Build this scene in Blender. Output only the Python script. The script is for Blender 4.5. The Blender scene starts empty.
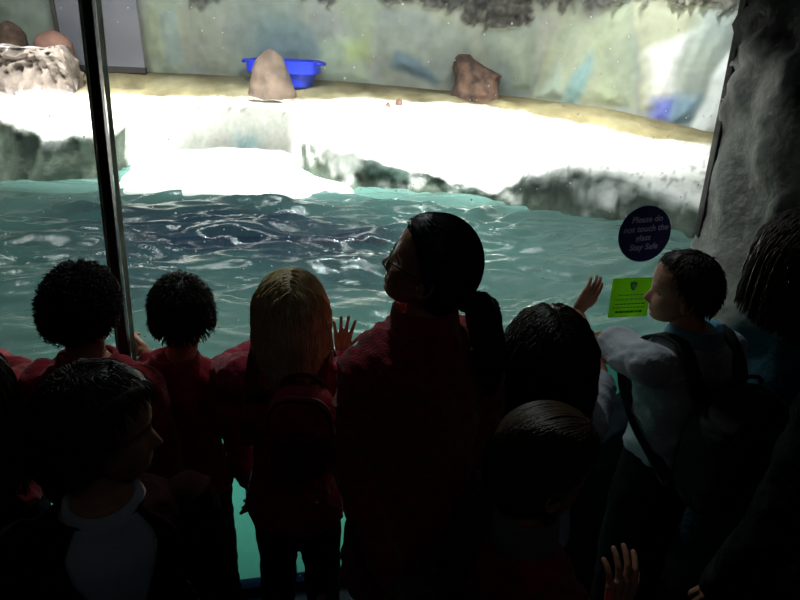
import bpy, bmesh, random
import numpy as np
from math import *
from mathutils import Vector, Matrix, noise

random.seed(7); rng = np.random.default_rng(7)
SC = bpy.context.scene; COL = SC.collection

# ------------------------------------------------------------------ camera
CAM_H = 1.9; PITCH = radians(25); ROLL = radians(2.5); FPX = 600.0
F = Vector((0, cos(PITCH), -sin(PITCH)))
U0 = Vector((0, sin(PITCH), cos(PITCH))); R0 = Vector((1, 0, 0))
RR = R0*cos(ROLL) + U0*sin(ROLL); UU = U0*cos(ROLL) - R0*sin(ROLL)
cd = bpy.data.cameras.new('camera'); cam = bpy.data.objects.new('camera', cd); COL.objects.link(cam)
cd.sensor_width = 36; cd.lens = FPX/800*36; cd.clip_start = .05
m = Matrix((RR, UU, -F)).transposed().to_4x4(); m.translation = (0, 0, CAM_H); cam.matrix_world = m
SC.camera = cam

# ------------------------------------------------------------------ world, exposure
w = bpy.data.worlds.new('world'); SC.world = w; w.use_nodes = True
w.node_tree.nodes['Background'].inputs[0].default_value = (.35, .45, .5, 1)
w.node_tree.nodes['Background'].inputs[1].default_value = .004
SC.view_settings.view_transform = 'Standard'; SC.view_settings.look = 'None'
SC.view_settings.exposure = 0.0; SC.view_settings.gamma = 1.0; SC.view_settings.use_curve_mapping = False

# ------------------------------------------------------------------ lamps of the enclosure, and added fill lights
def area(name, loc, target, sx, sy, power, color, spread=180):
    l = bpy.data.lights.new(name, 'AREA'); l.shape = 'RECTANGLE'; l.size = sx; l.size_y = sy
    l.energy = power; l.color = color; l.spread = radians(spread)
    o = bpy.data.objects.new(name, l); COL.objects.link(o); o.location = loc
    o.rotation_euler = (Vector(target)-Vector(loc)).to_track_quat('-Z', 'Y').to_euler()
    return o
def spot(name, loc, target, power, color, ang, blend=.6, r=.08):
    l = bpy.data.lights.new(name, 'SPOT'); l.energy = power; l.color = color
    l.spot_size = radians(ang); l.spot_blend = blend; l.shadow_soft_size = r
    o = bpy.data.objects.new(name, l); COL.objects.link(o); o.location = loc
    o.rotation_euler = (Vector(target)-Vector(loc)).to_track_quat('-Z', 'Y').to_euler()
    return o
LAMPS = [(-2.6, 4.1, 3.35), (-1.2, 4.1, 3.35), (.2, 4.2, 3.35), (1.5, 4.3, 3.35)]
area('ledge_lamp', (-.6, 3.8, 3.3), (-.6, 4.65, 1.0), 4.8, .12, 130, (1, .98, .92), 44)
area('fill_lamp', (-.4, 3.0, 3.3), (-.4, 4.6, 1.2), 4.5, .25, 78, (.98, 1, .98), 150)
spot('pool_spot', (-.35, 3.0, 3.3), (-.1, 2.2, .8), 130, (.9, 1, 1), 85)
spot('right_spot', (1.7, 4.1, 3.3), (1.95, 5.0, 1.75), 170, (1, 1, 1), 50)
area('hall_fill', (.3, -.6, 3.35), (0, .6, 0), 1.2, .6, .7, (.8, .92, 1), 160)  # added unseen fill that lifts the plinth and the viewers
area('under_water_fill', (-.6, 2.15, .70), (-.6, 2.149, .1), 2.6, .3, 7, (.75, 1, .92), 170)  # added unseen fill that brightens the pool floor seen through the glass

# ------------------------------------------------------------------ coordinate helpers (where a sight line meets a plane)
EYE = Vector((0, 0, CAM_H))
def ray(px, py): return F*FPX + RR*(px-400) - UU*(py-300)
def atZ(px, py, z): d = ray(px, py); return EYE + d*((z-CAM_H)/d.z)
def atY(px, py, y): d = ray(px, py); return EYE + d*(y/d.y)
GY, GX, GZ = 1.62, .20, .12          # glass plane y = GY + GX x + GZ z
def glass_y(x, z): return GY + GX*x + GZ*z
def atG(px, py, off=0.):
    d = ray(px, py); t = (GY-off + GZ*CAM_H)/(d.y - GX*d.x - GZ*d.z); return EYE + d*t
GEX = Vector((1, GX, 0)).normalized(); GN = Vector((GX, -1, GZ)).normalized()
GUP = GN.cross(GEX)
if GUP.z < 0: GUP = -GUP

# ------------------------------------------------------------------ materials
MATS = {}
def srgb(*c): return tuple(((v/255)/12.92 if v/255 <= .04045 else ((v/255+.055)/1.055)**2.4) for v in c)+(1,)
def mat(name, col, rough=.8, col2=None, scale=8., bump=0., bscale=40., spec=.5, metal=0., sheen=0., detail=4., stretch=None):
    if name in MATS: return MATS[name]
    m = bpy.data.materials.new(name); m.use_nodes = True; nt = m.node_tree; N = nt.nodes; L = nt.links
    b = N['Principled BSDF']; b.inputs['Roughness'].default_value = rough; b.inputs['Metallic'].default_value = metal
    b.inputs['Specular IOR Level'].default_value = spec
    if sheen: b.inputs['Sheen Weight'].default_value = sheen
    tc = N.new('ShaderNodeTexCoord'); vec = tc.outputs['Object']
    if stretch:
        mp = N.new('ShaderNodeMapping'); mp.inputs['Scale'].default_value = stretch; L.new(vec, mp.inputs[0]); vec = mp.outputs[0]
    if col2 is None: col2 = tuple(min(1, c*.78) for c in col[:3])+(1,)
    n = N.new('ShaderNodeTexNoise'); n.inputs['Scale'].default_value = scale; n.inputs['Detail'].default_value = detail; L.new(vec, n.inputs[0])
    r = N.new('ShaderNodeValToRGB'); r.color_ramp.elements[0].position = .35; r.color_ramp.elements[1].position = .68
    r.color_ramp.elements[0].color = col2; r.color_ramp.elements[1].color = col
    L.new(n.outputs[0], r.inputs[0]); L.new(r.outputs[0], b.inputs['Base Color'])
    if bump:
        n2 = N.new('ShaderNodeTexNoise'); n2.inputs['Scale'].default_value = bscale; n2.inputs['Detail'].default_value = 5; L.new(vec, n2.inputs[0])
        bp = N.new('ShaderNodeBump'); bp.inputs['Strength'].default_value = bump; bp.inputs['Distance'].default_value = .01
        L.new(n2.outputs[0], bp.inputs['Height']); L.new(bp.outputs[0], b.inputs['Normal'])
    MATS[name] = m; return m
def vcmat(name, rough=.85, bump=.3, bscale=30., nz=.18, nscale=14., spec=.3):
    """colour from the painted mesh attribute 'paint', broken up with noise"""
    m = bpy.data.materials.new(name); m.use_nodes = True; nt = m.node_tree; N = nt.nodes; L = nt.links
    b = N['Principled BSDF']; b.inputs['Roughness'].default_value = rough; b.inputs['Specular IOR Level'].default_value = spec
    a = N.new('ShaderNodeAttribute'); a.attribute_name = 'paint'
    tc = N.new('ShaderNodeTexCoord')
    n = N.new('ShaderNodeTexNoise'); n.inputs['Scale'].default_value = nscale; n.inputs['Detail'].default_value = 6; L.new(tc.outputs['Object'], n.inputs[0])
    mr = N.new('ShaderNodeMapRange'); mr.inputs[1].default_value = .3; mr.inputs[2].default_value = .7
    mr.inputs[3].default_value = 1-nz; mr.inputs[4].default_value = 1+nz*.5; L.new(n.outputs[0], mr.inputs[0])
    mx = N.new('ShaderNodeVectorMath'); mx.operation = 'MULTIPLY'; L.new(a.outputs['Color'], mx.inputs[0]); L.new(mr.outputs[0], mx.inputs[1])
    L.new(mx.outputs[0], b.inputs['Base Color'])
    n2 = N.new('ShaderNodeTexNoise'); n2.inputs['Scale'].default_value = bscale; n2.inputs['Detail'].default_value = 6; L.new(tc.outputs['Object'], n2.inputs[0])
    bp = N.new('ShaderNodeBump'); bp.inputs['Strength'].default_value = bump; bp.inputs['Distance'].default_value = .02
    L.new(n2.outputs[0], bp.inputs['Height']); L.new(bp.outputs[0], b.inputs['Normal'])
    return m

def translucent(m, f=.5):
    nt = m.node_tree; N = nt.nodes; L = nt.links; b = N['Principled BSDF']; out = N['Material Output']
    t = N.new('ShaderNodeBsdfTranslucent'); L.new(b.inputs['Base Color'].links[0].from_socket, t.inputs[0])
    x = N.new('ShaderNodeMixShader'); x.inputs[0].default_value = f; L.new(b.outputs[0], x.inputs[1]); L.new(t.outputs[0], x.inputs[2]); L.new(x.outputs[0], out.inputs[0]); return m
# ------------------------------------------------------------------ object helpers
def link(name, me, m=None, parent=None):
    o = bpy.data.objects.new(name, me); COL.objects.link(o)
    if m is not None: me.materials.append(m)
    if parent: o.parent = parent
    return o
def obj(name, bm, m=None, parent=None, smooth=True, shift=None):
    me = bpy.data.meshes.new(name)
    if shift is not None: bmesh.ops.translate(bm, verts=bm.verts, vec=-Vector(shift))
    bmesh.ops.recalc_face_normals(bm, faces=bm.faces)
    bm.to_mesh(me); bm.free()
    if smooth: me.polygons.foreach_set('use_smooth', [True]*len(me.polygons))
    return link(name, me, m, parent)
def tag(o, label, cat, group=None):
    o['label'] = label; o['category'] = cat
    if group: o['group'] = group
    return o
def thing(name, loc, label, cat, group=None):
    o = bpy.data.objects.new(name, None); COL.objects.link(o); o.location = loc; o.empty_display_size = .1
    return tag(o, label, cat, group)
def struct(o): o['kind'] = 'structure'; return o
def fbm(p, s, o=4):
    return noise.fractal(Vector(p)*s, 1.0, 2.0, o)
def grid(name, pts, m, parent=None, paint=None, closed_u=False, smooth=True, shift=None):
    """pts[i][j] -> a quad sheet"""
    nu = len(pts); nv = len(pts[0]); s = Vector(shift) if shift is not None else Vector()
    me = bpy.data.meshes.new(name)
    vs = [tuple(Vector(p)-s) for r in pts for p in r]; fs = []
    for i in range(nu if closed_u else nu-1):
        for j in range(nv-1):
            a = i*nv+j; b = ((i+1) % nu)*nv+j; fs.append((a, b, b+1, a+1))
    me.from_pydata(vs, [], fs); me.polygons.foreach_set('use_smooth', [smooth]*len(fs))
    if paint is not None:
        ca = me.color_attributes.new('paint', 'FLOAT_COLOR', 'POINT')
        ca.data.foreach_set('color', [c for r in paint for q in r for c in (q[0], q[1], q[2], 1.)])
    return link(name, me, m, parent)
def box(bm, c, s, rot=None, bev=0.):
    r = bmesh.ops.create_cube(bm, size=1); vs = r['verts']
    M = Matrix.Translation(c) @ (rot.to_4x4() if rot is not None else Matrix.Identity(4)) @ Matrix.Diagonal((s[0], s[1], s[2], 1))
    bmesh.ops.transform(bm, matrix=M, verts=vs)
    if bev:
        es = list({e for v in vs for e in v.link_edges}); bmesh.ops.bevel(bm, geom=es, offset=bev, segments=2, affect='EDGES')
GROT = Matrix((GEX, -GN, GUP)).transposed()      # local x along the glass, y away from viewers, z up the glass

def tube(bm, pts, rad, seg=12, cap=True):
    pts = [Vector(p) for p in pts]; n = len(pts)
    if not hasattr(rad, '__len__'): rad = [rad]*n
    rings = []; prev = None
    for i, p in enumerate(pts):
        t = (pts[min(i+1, n-1)]-pts[max(i-1, 0)]).normalized()
        if prev is None: a = t.orthogonal().normalized()
        else: a = (prev - t*prev.dot(t)).normalized()
        prev = a; b = t.cross(a)
        rings.append([bm.verts.new(p + (a*cos(q)+b*sin(q))*rad[i]) for q in [2*pi*k/seg for k in range(seg)]])
    for i in range(n-1):
        for k in range(seg): bm.faces.new((rings[i][k], rings[i][(k+1) % seg], rings[i+1][(k+1) % seg], rings[i+1][k]))
    if cap: bm.faces.new(rings[0][::-1]); bm.faces.new(rings[-1])
def ball(bm, c, r, rot=None, seg=16):
    if not hasattr(r, '__len__'): r = (r, r, r)
    M = Matrix.Translation(c) @ (rot.to_4x4() if rot is not None else Matrix.Identity(4)) @ Matrix.Diagonal((r[0], r[1], r[2], 1))
    bmesh.ops.create_uvsphere(bm, u_segments=seg, v_segments=seg//2+2, radius=1, matrix=M)
def capsule(bm, p0, p1, r0, r1, seg=14):
    p0 = Vector(p0); p1 = Vector(p1); d = (p1-p0); t = d.normalized(); pts = []; rs = []
    for k in range(5): a = pi/2*k/5; pts.append(p0 - t*r0*cos(a)); rs.append(max(r0*sin(a), r0*.05))
    pts.append(p0); rs.append(r0); pts.append(p1); rs.append(r1)
    for k in range(1, 6): a = pi/2*(1-k/5); pts.append(p1 + t*r1*cos(a)); rs.append(max(r1*sin(a), r1*.05))
    tube(bm, pts, rs, seg)
def loft(bm, secs, seg=28):
    """secs: (centre, xvec, yvec) half-axis vectors"""
    rings = []
    for c, xv, yv in secs:
        rings.append([bm.verts.new(Vector(c)+xv*(abs(cos(q))**.85*(1 if cos(q) > 0 else -1))+yv*(abs(sin(q))**.85*(1 if sin(q) > 0 else -1))) for q in [2*pi*k/seg for k in range(seg)]])
    for i in range(len(rings)-1):
        for k in range(seg): bm.faces.new((rings[i][k], rings[i][(k+1) % seg], rings[i+1][(k+1) % seg], rings[i+1][k]))
    bm.faces.new(rings[0][::-1]); bm.faces.new(rings[-1])
def fuse(bm, voxel, smooth=3, disp=0., dscale=.08):
    """union of everything in bm as one continuous skin -> mesh"""
    bmesh.ops.recalc_face_normals(bm, faces=bm.faces)
    me = bpy.data.meshes.new('tmp'); bm.to_mesh(me); bm.free()
    o = bpy.data.objects.new('tmp', me); COL.objects.link(o)
    r = o.modifiers.new('r', 'REMESH'); r.mode = 'VOXEL'; r.voxel_size = voxel
    if smooth: s = o.modifiers.new('s', 'SMOOTH'); s.iterations = smooth; s.factor = .5
    dg = bpy.context.evaluated_depsgraph_get(); dg.update()
    out = bpy.data.meshes.new_from_object(o.evaluated_get(dg), depsgraph=dg)
    bpy.data.objects.remove(o); bpy.data.meshes.remove(me)
    if disp:
        n = len(out.vertices); co = np.empty(n*3); no = np.empty(n*3)
        out.vertices.foreach_get('co', co); out.vertices.foreach_get('normal', no); co = co.reshape(-1, 3); no = no.reshape(-1, 3)
        q = co/dscale
        v = np.zeros(n)
        for k in range(7):
            w = np.array([sin(k*2.1+.3), cos(k*1.7+.9), sin(k*3.3+1.7)*.7]); w = w/np.linalg.norm(w)*(1.0+.55*k)
            v += np.sin(q@w*2.2 + 1.9*np.sin(q@w[::-1]*1.1+k) + k*1.3)/(1+.5*k)
        v = 1-np.abs(np.clip(v/1.6, -1, 1))
        co = co + no*(v[:, None]*disp)
        out.vertices.foreach_set('co', co.ravel())
    out.polygons.foreach_set('use_smooth', [True]*len(out.polygons))
    return out

# ================================================================== THE SETTING
WZ = .80                                   # water level
# --- floor, walls of the viewing room
floor_m = mat('blue_floor', srgb(38, 52, 78), .6, srgb(26, 36, 58), 5, .2, 90)
bm = bmesh.new(); box(bm, (0, -.2, -.05), (6.4, 4.9, .1)); f_ = struct(obj('floor', bm, floor_m, smooth=False))
dark = mat('dark_paint', srgb(40, 44, 46), .9)
bm = bmesh.new(); box(bm, (0, -.35, 3.45), (6.4, 4.8, .1)); struct(obj('ceiling', bm, dark, smooth=False))
bm = bmesh.new(); box(bm, (0, -2.7, 1.7), (6.6, .1, 3.5)); struct(obj('wall_back', bm, dark, smooth=False))
bm = bmesh.new(); box(bm, (-3.25, -.8, 1.7), (.1, 3.8, 3.5)); struct(obj('wall_left', bm, dark, smooth=False))
# header above the glass
bm = bmesh.new(); hz = 2.95
box(bm, Vector((0, glass_y(0, hz), hz)), (6.2, .12, 1.0), GROT); struct(obj('wall_front', bm, dark, smooth=False))

# --- rock wall to the right of the glass (continues towards the viewers)
gr = atG(745, 0); gr2 = atG(705, 205)
def rockwall():
    path = [(2.9, 2.30), (1.6, 2.04), (1.22, 1.93), (1.165, 1.86), (1.16, 1.76), (1.165, 1.68), (1.19, 1.60), (1.27, 1.55), (1.42, 1.47), (1.58, 1.30), (1.66, .9), (1.68, .2), (1.7, -.6), (1.8, -1.6), (1.85, -2.6)]
    # resample
    P = [Vector((a, b, 0)) for a, b in path]; fine = []
    for i in range(len(P)-1):
        n = max(2, int((P[i+1]-P[i]).length/.022)) if 0 < i < 10 else max(2, int((P[i+1]-P[i]).length/.06))
        for k in range(n): fine.append(P[i].lerp(P[i+1], k/n))
    fine.append(P[-1]); nz = 120; pts = []; pc = []
    for i, p in enumerate(fine):
        t = (fine[min(i+1, len(fine)-1)]-fine[max(i-1, 0)]).normalized(); nrm = Vector((t.y, -t.x, 0))
        if nrm.x > 0: nrm = -nrm
        r = []; c = []
        for j in range(nz+1):
            z = 3.4*j/nz
            q = Vector((p.x, p.y + GZ*z*max(0, 1-max(0, 1.9-p.y)/.8), z))
            s = min(1., max(0., (p.y-1.0)/.3)) if p.y < 1.85 else 1.
            d = fbm((q.x*1.2, q.y*1.2, q.z*.8+3), 2.2, 3)*.055 + abs(fbm((q.x, q.y, q.z*.55+9), 7, 4))*.035
            up = max(0., (z-1.55)/.4); up = min(1, up)
            d += up*abs(fbm(q, 9, 5))*.07
            if p.y > 1.86: d *= .3
            q = q + nrm*d
            q.x += (gr.x-gr2.x)*(z-gr2.z)/(gr.z-gr2.z) + gr2.x - 1.145
            r.append(q)
            n1 = fbm((q.x, q.y, q.z*.5), 5, 4)
            base = np.array(srgb(196, 194, 188)[:3])*(1+.5*n1)  # pale strip beside the glass: light from the pool put into the colour
            drk = np.array(srgb(58, 56, 54)[:3])*(1+.6*n1)
            teal = np.array(srgb(38, 78, 92)[:3])*(1+.3*n1)
            k = min(1, max(0, (z-1.62+.25*fbm(q, 3, 3))/.12))         # rough dark rock along the top
            col = base*(1-k)+drk*k
            k2 = min(1, max(0, (1.67-p.y+.12*fbm((q.x, q.y, q.z), 4, 2))/.08))*(1-k)
            grey = np.array(srgb(42, 44, 45)[:3])*(1+.3*n1)  # painted darker past the strip, where the pool light falls off
            k3 = min(1, max(0, (1.45-z+.2*n1)/.35))
            col = col*(1-k2) + (grey*(1-k3)+teal*k3)*k2
            c.append(col)
        pts.append(r); pc.append(c)
    return struct(grid('wall_right', pts, vcmat('fake_rock', .85, .5, 26, .3, 20), paint=pc))
rockwall()

# low plinth of dark painted rock at the foot of the glass on the right
def plinth():
    pts = []; 
    prof = [(-.13, 0), (-.13, .30), (-.115, .50), (-.09, .60), (-.03, .66), (0, .68)]
    pv = []
    for k in range(len(prof)-1):
        for q in range(8): t = q/8; pv.append((prof[k][0]*(1-t)+prof[k+1][0]*t, prof[k][1]*(1-t)+prof[k+1][1]*t))
    pv.append(prof[-1])
    for i in range(61):
        x = .52+.72*i/60; h = min(1.08, .78+.9*(x-.52)) if x > .62 else max(.05, .87-(.62-x)*3) ; r = []
        for dy, z in pv:
            zz = z*h; y = glass_y(x, zz)-.02+dy
            d = fbm((x, y, zz), 5, 4)*.02
            r.append(Vector((x, y-abs(d), zz + (d if z > .1 else 0))))
        pts.append(r)
    return struct(grid('trim_plinth', pts, mat('plinth_rock', srgb(30, 58, 68), .9, srgb(18, 34, 42), 6, .5, 30)))
plinth()

# --- glass
def glassmat():
    m = bpy.data.materials.new('window_glass'); m.use_nodes = True; nt = m.node_tree; N = nt.nodes; L = nt.links
    N.clear(); out = N.new('ShaderNodeOutputMaterial')
    tr = N.new('ShaderNodeBsdfTransparent'); tr.inputs[0].default_value = (.955, .985, .975, 1)
    gl = N.new('ShaderNodeBsdfGlossy'); gl.inputs['Roughness'].default_value = .02
    fr = N.new('ShaderNodeFresnel'); fr.inputs[0].default_value = 1.45
    mu = N.new('ShaderNodeMath'); mu.operation = 'MULTIPLY'; mu.inputs[1].default_value = .6; L.new(fr.outputs[0], mu.inputs[0])
    m1 = N.new('ShaderNodeMixShader'); L.new(mu.outputs[0], m1.inputs[0]); L.new(tr.outputs[0], m1.inputs[1]); L.new(gl.outputs[0], m1.inputs[2])
    # dried splashes and salt specks
    tc = N.new('ShaderNodeTexCoord')
    vo = N.new('ShaderNodeTexVoronoi'); vo.inputs['Scale'].default_value = 38; vo.inputs['Randomness'].default_value = 1; L.new(tc.outputs['Object'], vo.inputs[0])
    lt = N.new('ShaderNodeMath'); lt.operation = 'LESS_THAN'; L.new(vo.outputs['Distance'], lt.inputs[0])
    sep = N.new('ShaderNodeSeparateColor'); L.new(vo.outputs['Color'], sep.inputs[0])
    th = N.new('ShaderNodeMapRange'); th.inputs[1].default_value = .6; th.inputs[2].default_value = 1; th.inputs[3].default_value = 0; th.inputs[4].default_value = .14
    L.new(sep.outputs[0], th.inputs[0]); L.new(th.outputs[0], lt.inputs[1])
    df = N.new('ShaderNodeBsdfTranslucent'); df.inputs[0].default_value = (.8, .85, .85, 1)
    dd = N.new('ShaderNodeBsdfDiffuse'); dd.inputs[0].default_value = (.8, .85, .85, 1)
    ad = N.new('ShaderNodeMixShader'); L.new(df.outputs[0], ad.inputs[1]); L.new(dd.outputs[0], ad.inputs[2])
    # thin pale veil, stands in for soft reflections hazing the glass
    no = N.new('ShaderNodeTexNoise'); no.inputs['Scale'].default_value = 2.2; no.inputs['Detail'].default_value = 5; L.new(tc.outputs['Object'], no.inputs[0])
    mr = N.new('ShaderNodeMapRange'); mr.inputs[1].default_value = .42; mr.inputs[2].default_value = .75; mr.inputs[3].default_value = 0.0; mr.inputs[4].default_value = .085; L.new(no.outputs[0], mr.inputs[0])
    mm = N.new('ShaderNodeMath'); mm.operation = 'MULTIPLY'; mm.inputs[1].default_value = .85; L.new(lt.outputs[0], mm.inputs[0])
    mx = N.new('ShaderNodeMath'); mx.operation = 'MAXIMUM'; L.new(mm.outputs[0], mx.inputs[0]); L.new(mr.outputs[0], mx.inputs[1])
    m2 = N.new('ShaderNodeMixShader'); L.new(mx.outputs[0], m2.inputs[0]); L.new(m1.outputs[0], m2.inputs[1]); L.new(ad.outputs[0], m2.inputs[2])
    L.new(m2.outputs[0], out.inputs[0]); return m
GM = glassmat()
mt = atG(90, 0); mb = atG(125, 335)
MX = (mt.x+mb.x)/2                        # mullion position along the wall
def pane(name, x0, x1, z0=.03, z1=2.5):
    me = bpy.data.meshes.new(name)
    q = [Vector((x0, glass_y(x0, z0), z0)), Vector((x1, glass_y(x1, z0), z0)), Vector((x1, glass_y(x1, z1), z1)), Vector((x0, glass_y(x0, z1), z1))]
    bm = bmesh.new(); a = [bm.verts.new(v) for v in q]; b = [bm.verts.new(v-GN*.016) for v in q]
    # viewers' face and pool face (one refracting-free sheet each side would double the tint: a single slab)
    bm.faces.new(a); bm.faces.new(b[::-1])
    for k in range(4): bm.faces.new((a[k], b[k], b[(k+1) % 4], a[(k+1) % 4]))
    return struct(obj(name, bm, GM, smooth=False))
pane('window_1', -3.1, MX-.018); pane('window_2', MX+.018, 1.16)
blackm = mat('black_seal', srgb(20, 18, 16), .45, srgb(12, 11, 10), 20)
sealm = translucent(mat('grey_sealant', srgb(168, 172, 162), .5, srgb(140, 144, 134), 12, .2, 60), .8)
redm = mat('rust_red_channel', srgb(110, 58, 48), .6, srgb(70, 36, 32), 20, .2, 50)
def gbar(bm, x, w, d, z0, z1, off=0):
    zc = (z0+z1)/2; c = Vector((x, glass_y(x, zc), zc)) + GN*off
    box(bm, c, (w, d, (z1-z0)/GUP.z), GROT, .002)
def mbar(bm, dx, w, d, off):
    t = (mt-mb).normalized(); a = mb - t*((mb.z-.03)/t.z); b = mb + t*((2.5-mb.z)/t.z)
    rot = Matrix((t.cross(GN).normalized()*-1, -GN, t)).transposed()
    if rot.determinant() < 0: rot = Matrix((t.cross(GN).normalized(), -GN, t)).transposed()
    box(bm, (a+b)/2 + GEX*dx + GN*off, (w, d, (b-a).length), rot, .002)
for nm, x, w, d, mm, off in (('trim_mullion_black', MX-.003, .024, .034, blackm, .004), ('trim_mullion_seal', MX+.0215, .013, .005, sealm, .006), ('trim_mullion_edge', MX-.0225, .004, .03, sealm, .003)):
    bm = bmesh.new(); mbar(bm, x-MX, w, d, off); struct(obj(nm, bm, mm, smooth=False))
bm = bmesh.new(); a = atG(745, 0); b = atG(704, 205)
p0 = a + (a-b)*.5; p1 = b + (b-a)*1.6
tdir = (p0-p1); rot = Matrix((tdir.normalized().cross(GN).normalized(), -GN, tdir.normalized())).transposed()
box(bm, (p0+p1)/2, (.014, .03, tdir.length), rot, .002); struct(obj('trim_glass_edge', bm, blackm, smooth=False))
bm = bmesh.new(); gbar(bm, -.95, 4.3, .05, 0, .035, .0); struct(obj('trim_glass_foot', bm, mat('foot_strip', srgb(22, 34, 66), .95, spec=.1), smooth=False))

# ------------------------------------------------------------------ the ledge (fake ice shore)
KX = [-160, -60, 0, 30, 45, 60, 85, 104, 116, 135, 160, 200, 250, 288, 300, 312, 330, 360, 400, 430, 470, 497, 512, 530, 570, 610, 650, 700, 800, 900]
KC = [112, 116, 116, 124, 135, 133, 131, 132, 130, 114, 109, 107, 108, 113, 126, 136, 144, 149, 163, 172, 183, 189, 182, 171, 164, 170, 184, 199, 214, 226]
KB = [175, 178, 180, 180, 181, 180, 178, 176, 172, 163, 155, 149, 147, 150, 164, 176, 185, 189, 191, 192, 196, 201, 204, 207, 213, 218, 224, 236, 256, 270]
def smooth_interp(x, X, Yv): return float(np.interp(x, X, Yv))
bord = ([-200, 0, 130, 400, 480, 560, 620, 700, 900], [94, 96, 97, 102, 105, 119, 133, 146, 170])     # snow / sand border
wbase = ([-200, 0, 110, 340, 520, 600, 700, 900], [64, 66, 70, 81, 97, 107, 129, 170])                  # foot of the back wall
SNOW = np.array((.90, .895, .87)); SAND = np.array(srgb(108, 100, 76)[:3]); ROCK = np.array(srgb(92, 104, 92)[:3]); DROCK = np.array(srgb(48, 60, 54)[:3])
PLAT = []
SY = ([-200, 0, 300, 480, 620, 700, 900], [4.5, 4.65, 4.95, 5.0, 4.75, 4.5, 4.2])
WY = ([-200, 0, 300, 480, 620, 700, 900], [5.3, 5.4, 5.6, 5.6, 5.35, 5.15, 4.8])
def wfoot(px): return atY(px, smooth_interp(px, *wbase), smooth_interp(px, *WY))
def build_ledge():
    xs = list(range(-160, 901, 3)); pts = []; pc = []
    for px in xs:
        w1 = fbm((px*.02, 0, 5), 1, 3); w2 = fbm((px*.06, 3, 1), 1, 3)
        cy = smooth_interp(px, KX, KC) + w2*3; by = smooth_interp(px, KX, KB)
        B = atZ(px, by, WZ); B2 = atZ(px, by+2, WZ)
        C = atY(px, cy, B.y + .03); zc = min(max(C.z, .86), 1.2); C = atZ(px, cy, zc)
        S = atY(px, smooth_interp(px, *bord), smooth_interp(px, *SY)); W = wfoot(px)
        whitef = 1. if 128 < px < 300 else 0.
        cave = 1. if 312 < px < 410 else 0.
        col = []; cc = []
        prof = []
        # from deep under water, up the face, over the rounded lip, back to the wall
        lean = .05 + .05*w1
        back = .10*cave
        foot = Vector((B.x, B.y-.25, .0)); 
        prof += [(foot, 0), (Vector((B.x, B.y-.10, .45)), 0)]
        hgt = C.z-WZ
        for t in (0., .12, .25, .4, .55, .7, .82, .92): prof.append((Vector((B.x*(1-t)+C.x*t, (B.y+back*sin(pi*min(1, t*1.15)))*(1-t)+(C.y-.01)*t + .02*sin(pi*t), WZ-.03+(hgt+.01)*t)), t))
        prof.append((C+Vector((0, 0, -.004)), 1)); 
        n = 16
        for k in range(1, n+1):
            t = k/n; q = C.lerp(S, t); prof.append((q, 1+t))
        for k in range(1, 9): prof.append((S.lerp(W, k/8), 2+k/8))
        prof.append((W+Vector((0, .3, .02)), 3.1))
        for q, t in prof:
            n1 = fbm(q, 6, 4); n2 = fbm((q.x, q.y, q.z), 18, 3); n0 = fbm(q, 2.3, 2)
            q = q.copy()
            if t < 1:
                ridg = abs(fbm((q.x*1.3, q.y*.6, q.z*.7), 5, 4))
                q.y += -ridg*.10*(1-.3*t) + n2*.012
            elif t < 3: q.z += (n1*.016+n2*.006+n0*.02)*min(1, (t-1)*8); 
            if t == 1: q.z += n2*.01; q.y += n1*.02
            if t < 1:
                sn = (.62+.5*whitef - (1-t)*1.0 + n1*.9 + (.25 if whitef else 0)) if not whitef else 1.1+n2*.4-.2*(1-t)
                sn = min(1, max(0, sn*1.6))
                if px < 128: sn = min(1, max(0, (t-.86+n1*.5)*3))
                r = ROCK*(1+n1*.7)*(1-.3*(.5+n2)) ; kk = min(1, max(0, n1*2+.4)); r = r*(1-kk*.5)+DROCK*kk*.5
                c = r*(1-sn)+SNOW*.82*sn
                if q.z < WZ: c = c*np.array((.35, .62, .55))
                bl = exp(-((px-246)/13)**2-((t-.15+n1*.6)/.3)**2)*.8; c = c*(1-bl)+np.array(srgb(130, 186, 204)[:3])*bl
            elif t <= 2.02:
                c = SNOW*(1-.06*abs(n1)); e = (t-1.86+n1*.15)/.12; e = min(1, max(0, e)); c = c*(1-e*.6)+SAND*e*.6
                if px < 130: 
                    g = min(1, max(0, (n0+.15)*1.2)); c = c*(1-.35*g)+np.array(srgb(200, 188, 140)[:3])*.35*g
                if abs(fbm((q.x, q.y, 0), 30, 2)) > .42: c = c*.55
            else:
                c = SAND*(1+n1*.5); 
                g = min(1, max(0, n0*1.6+.1)); c = c*(1-g*.5)+np.array(srgb(128, 128, 108)[:3])*g*.5
                if px > 500: c = c*.8+np.array(srgb(170, 156, 110)[:3])*.2
            col.append(q); cc.append(c)
        pts.append(col); pc.append(cc)
        PLAT.append((px, S, W))
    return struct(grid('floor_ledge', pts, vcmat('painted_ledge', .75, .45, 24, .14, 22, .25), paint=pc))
ledge = build_ledge()
from mathutils.bvhtree import BVHTree
_lb = bmesh.new(); _lb.from_mesh(ledge.data); LB = BVHTree.FromBMesh(_lb); _lb.free()
def ground(x, y):
    h = LB.ray_cast(Vector((x, y, 4)), Vector((0, 0, -1))); return h[0].z if h[0] is not None else 1.3

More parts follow.
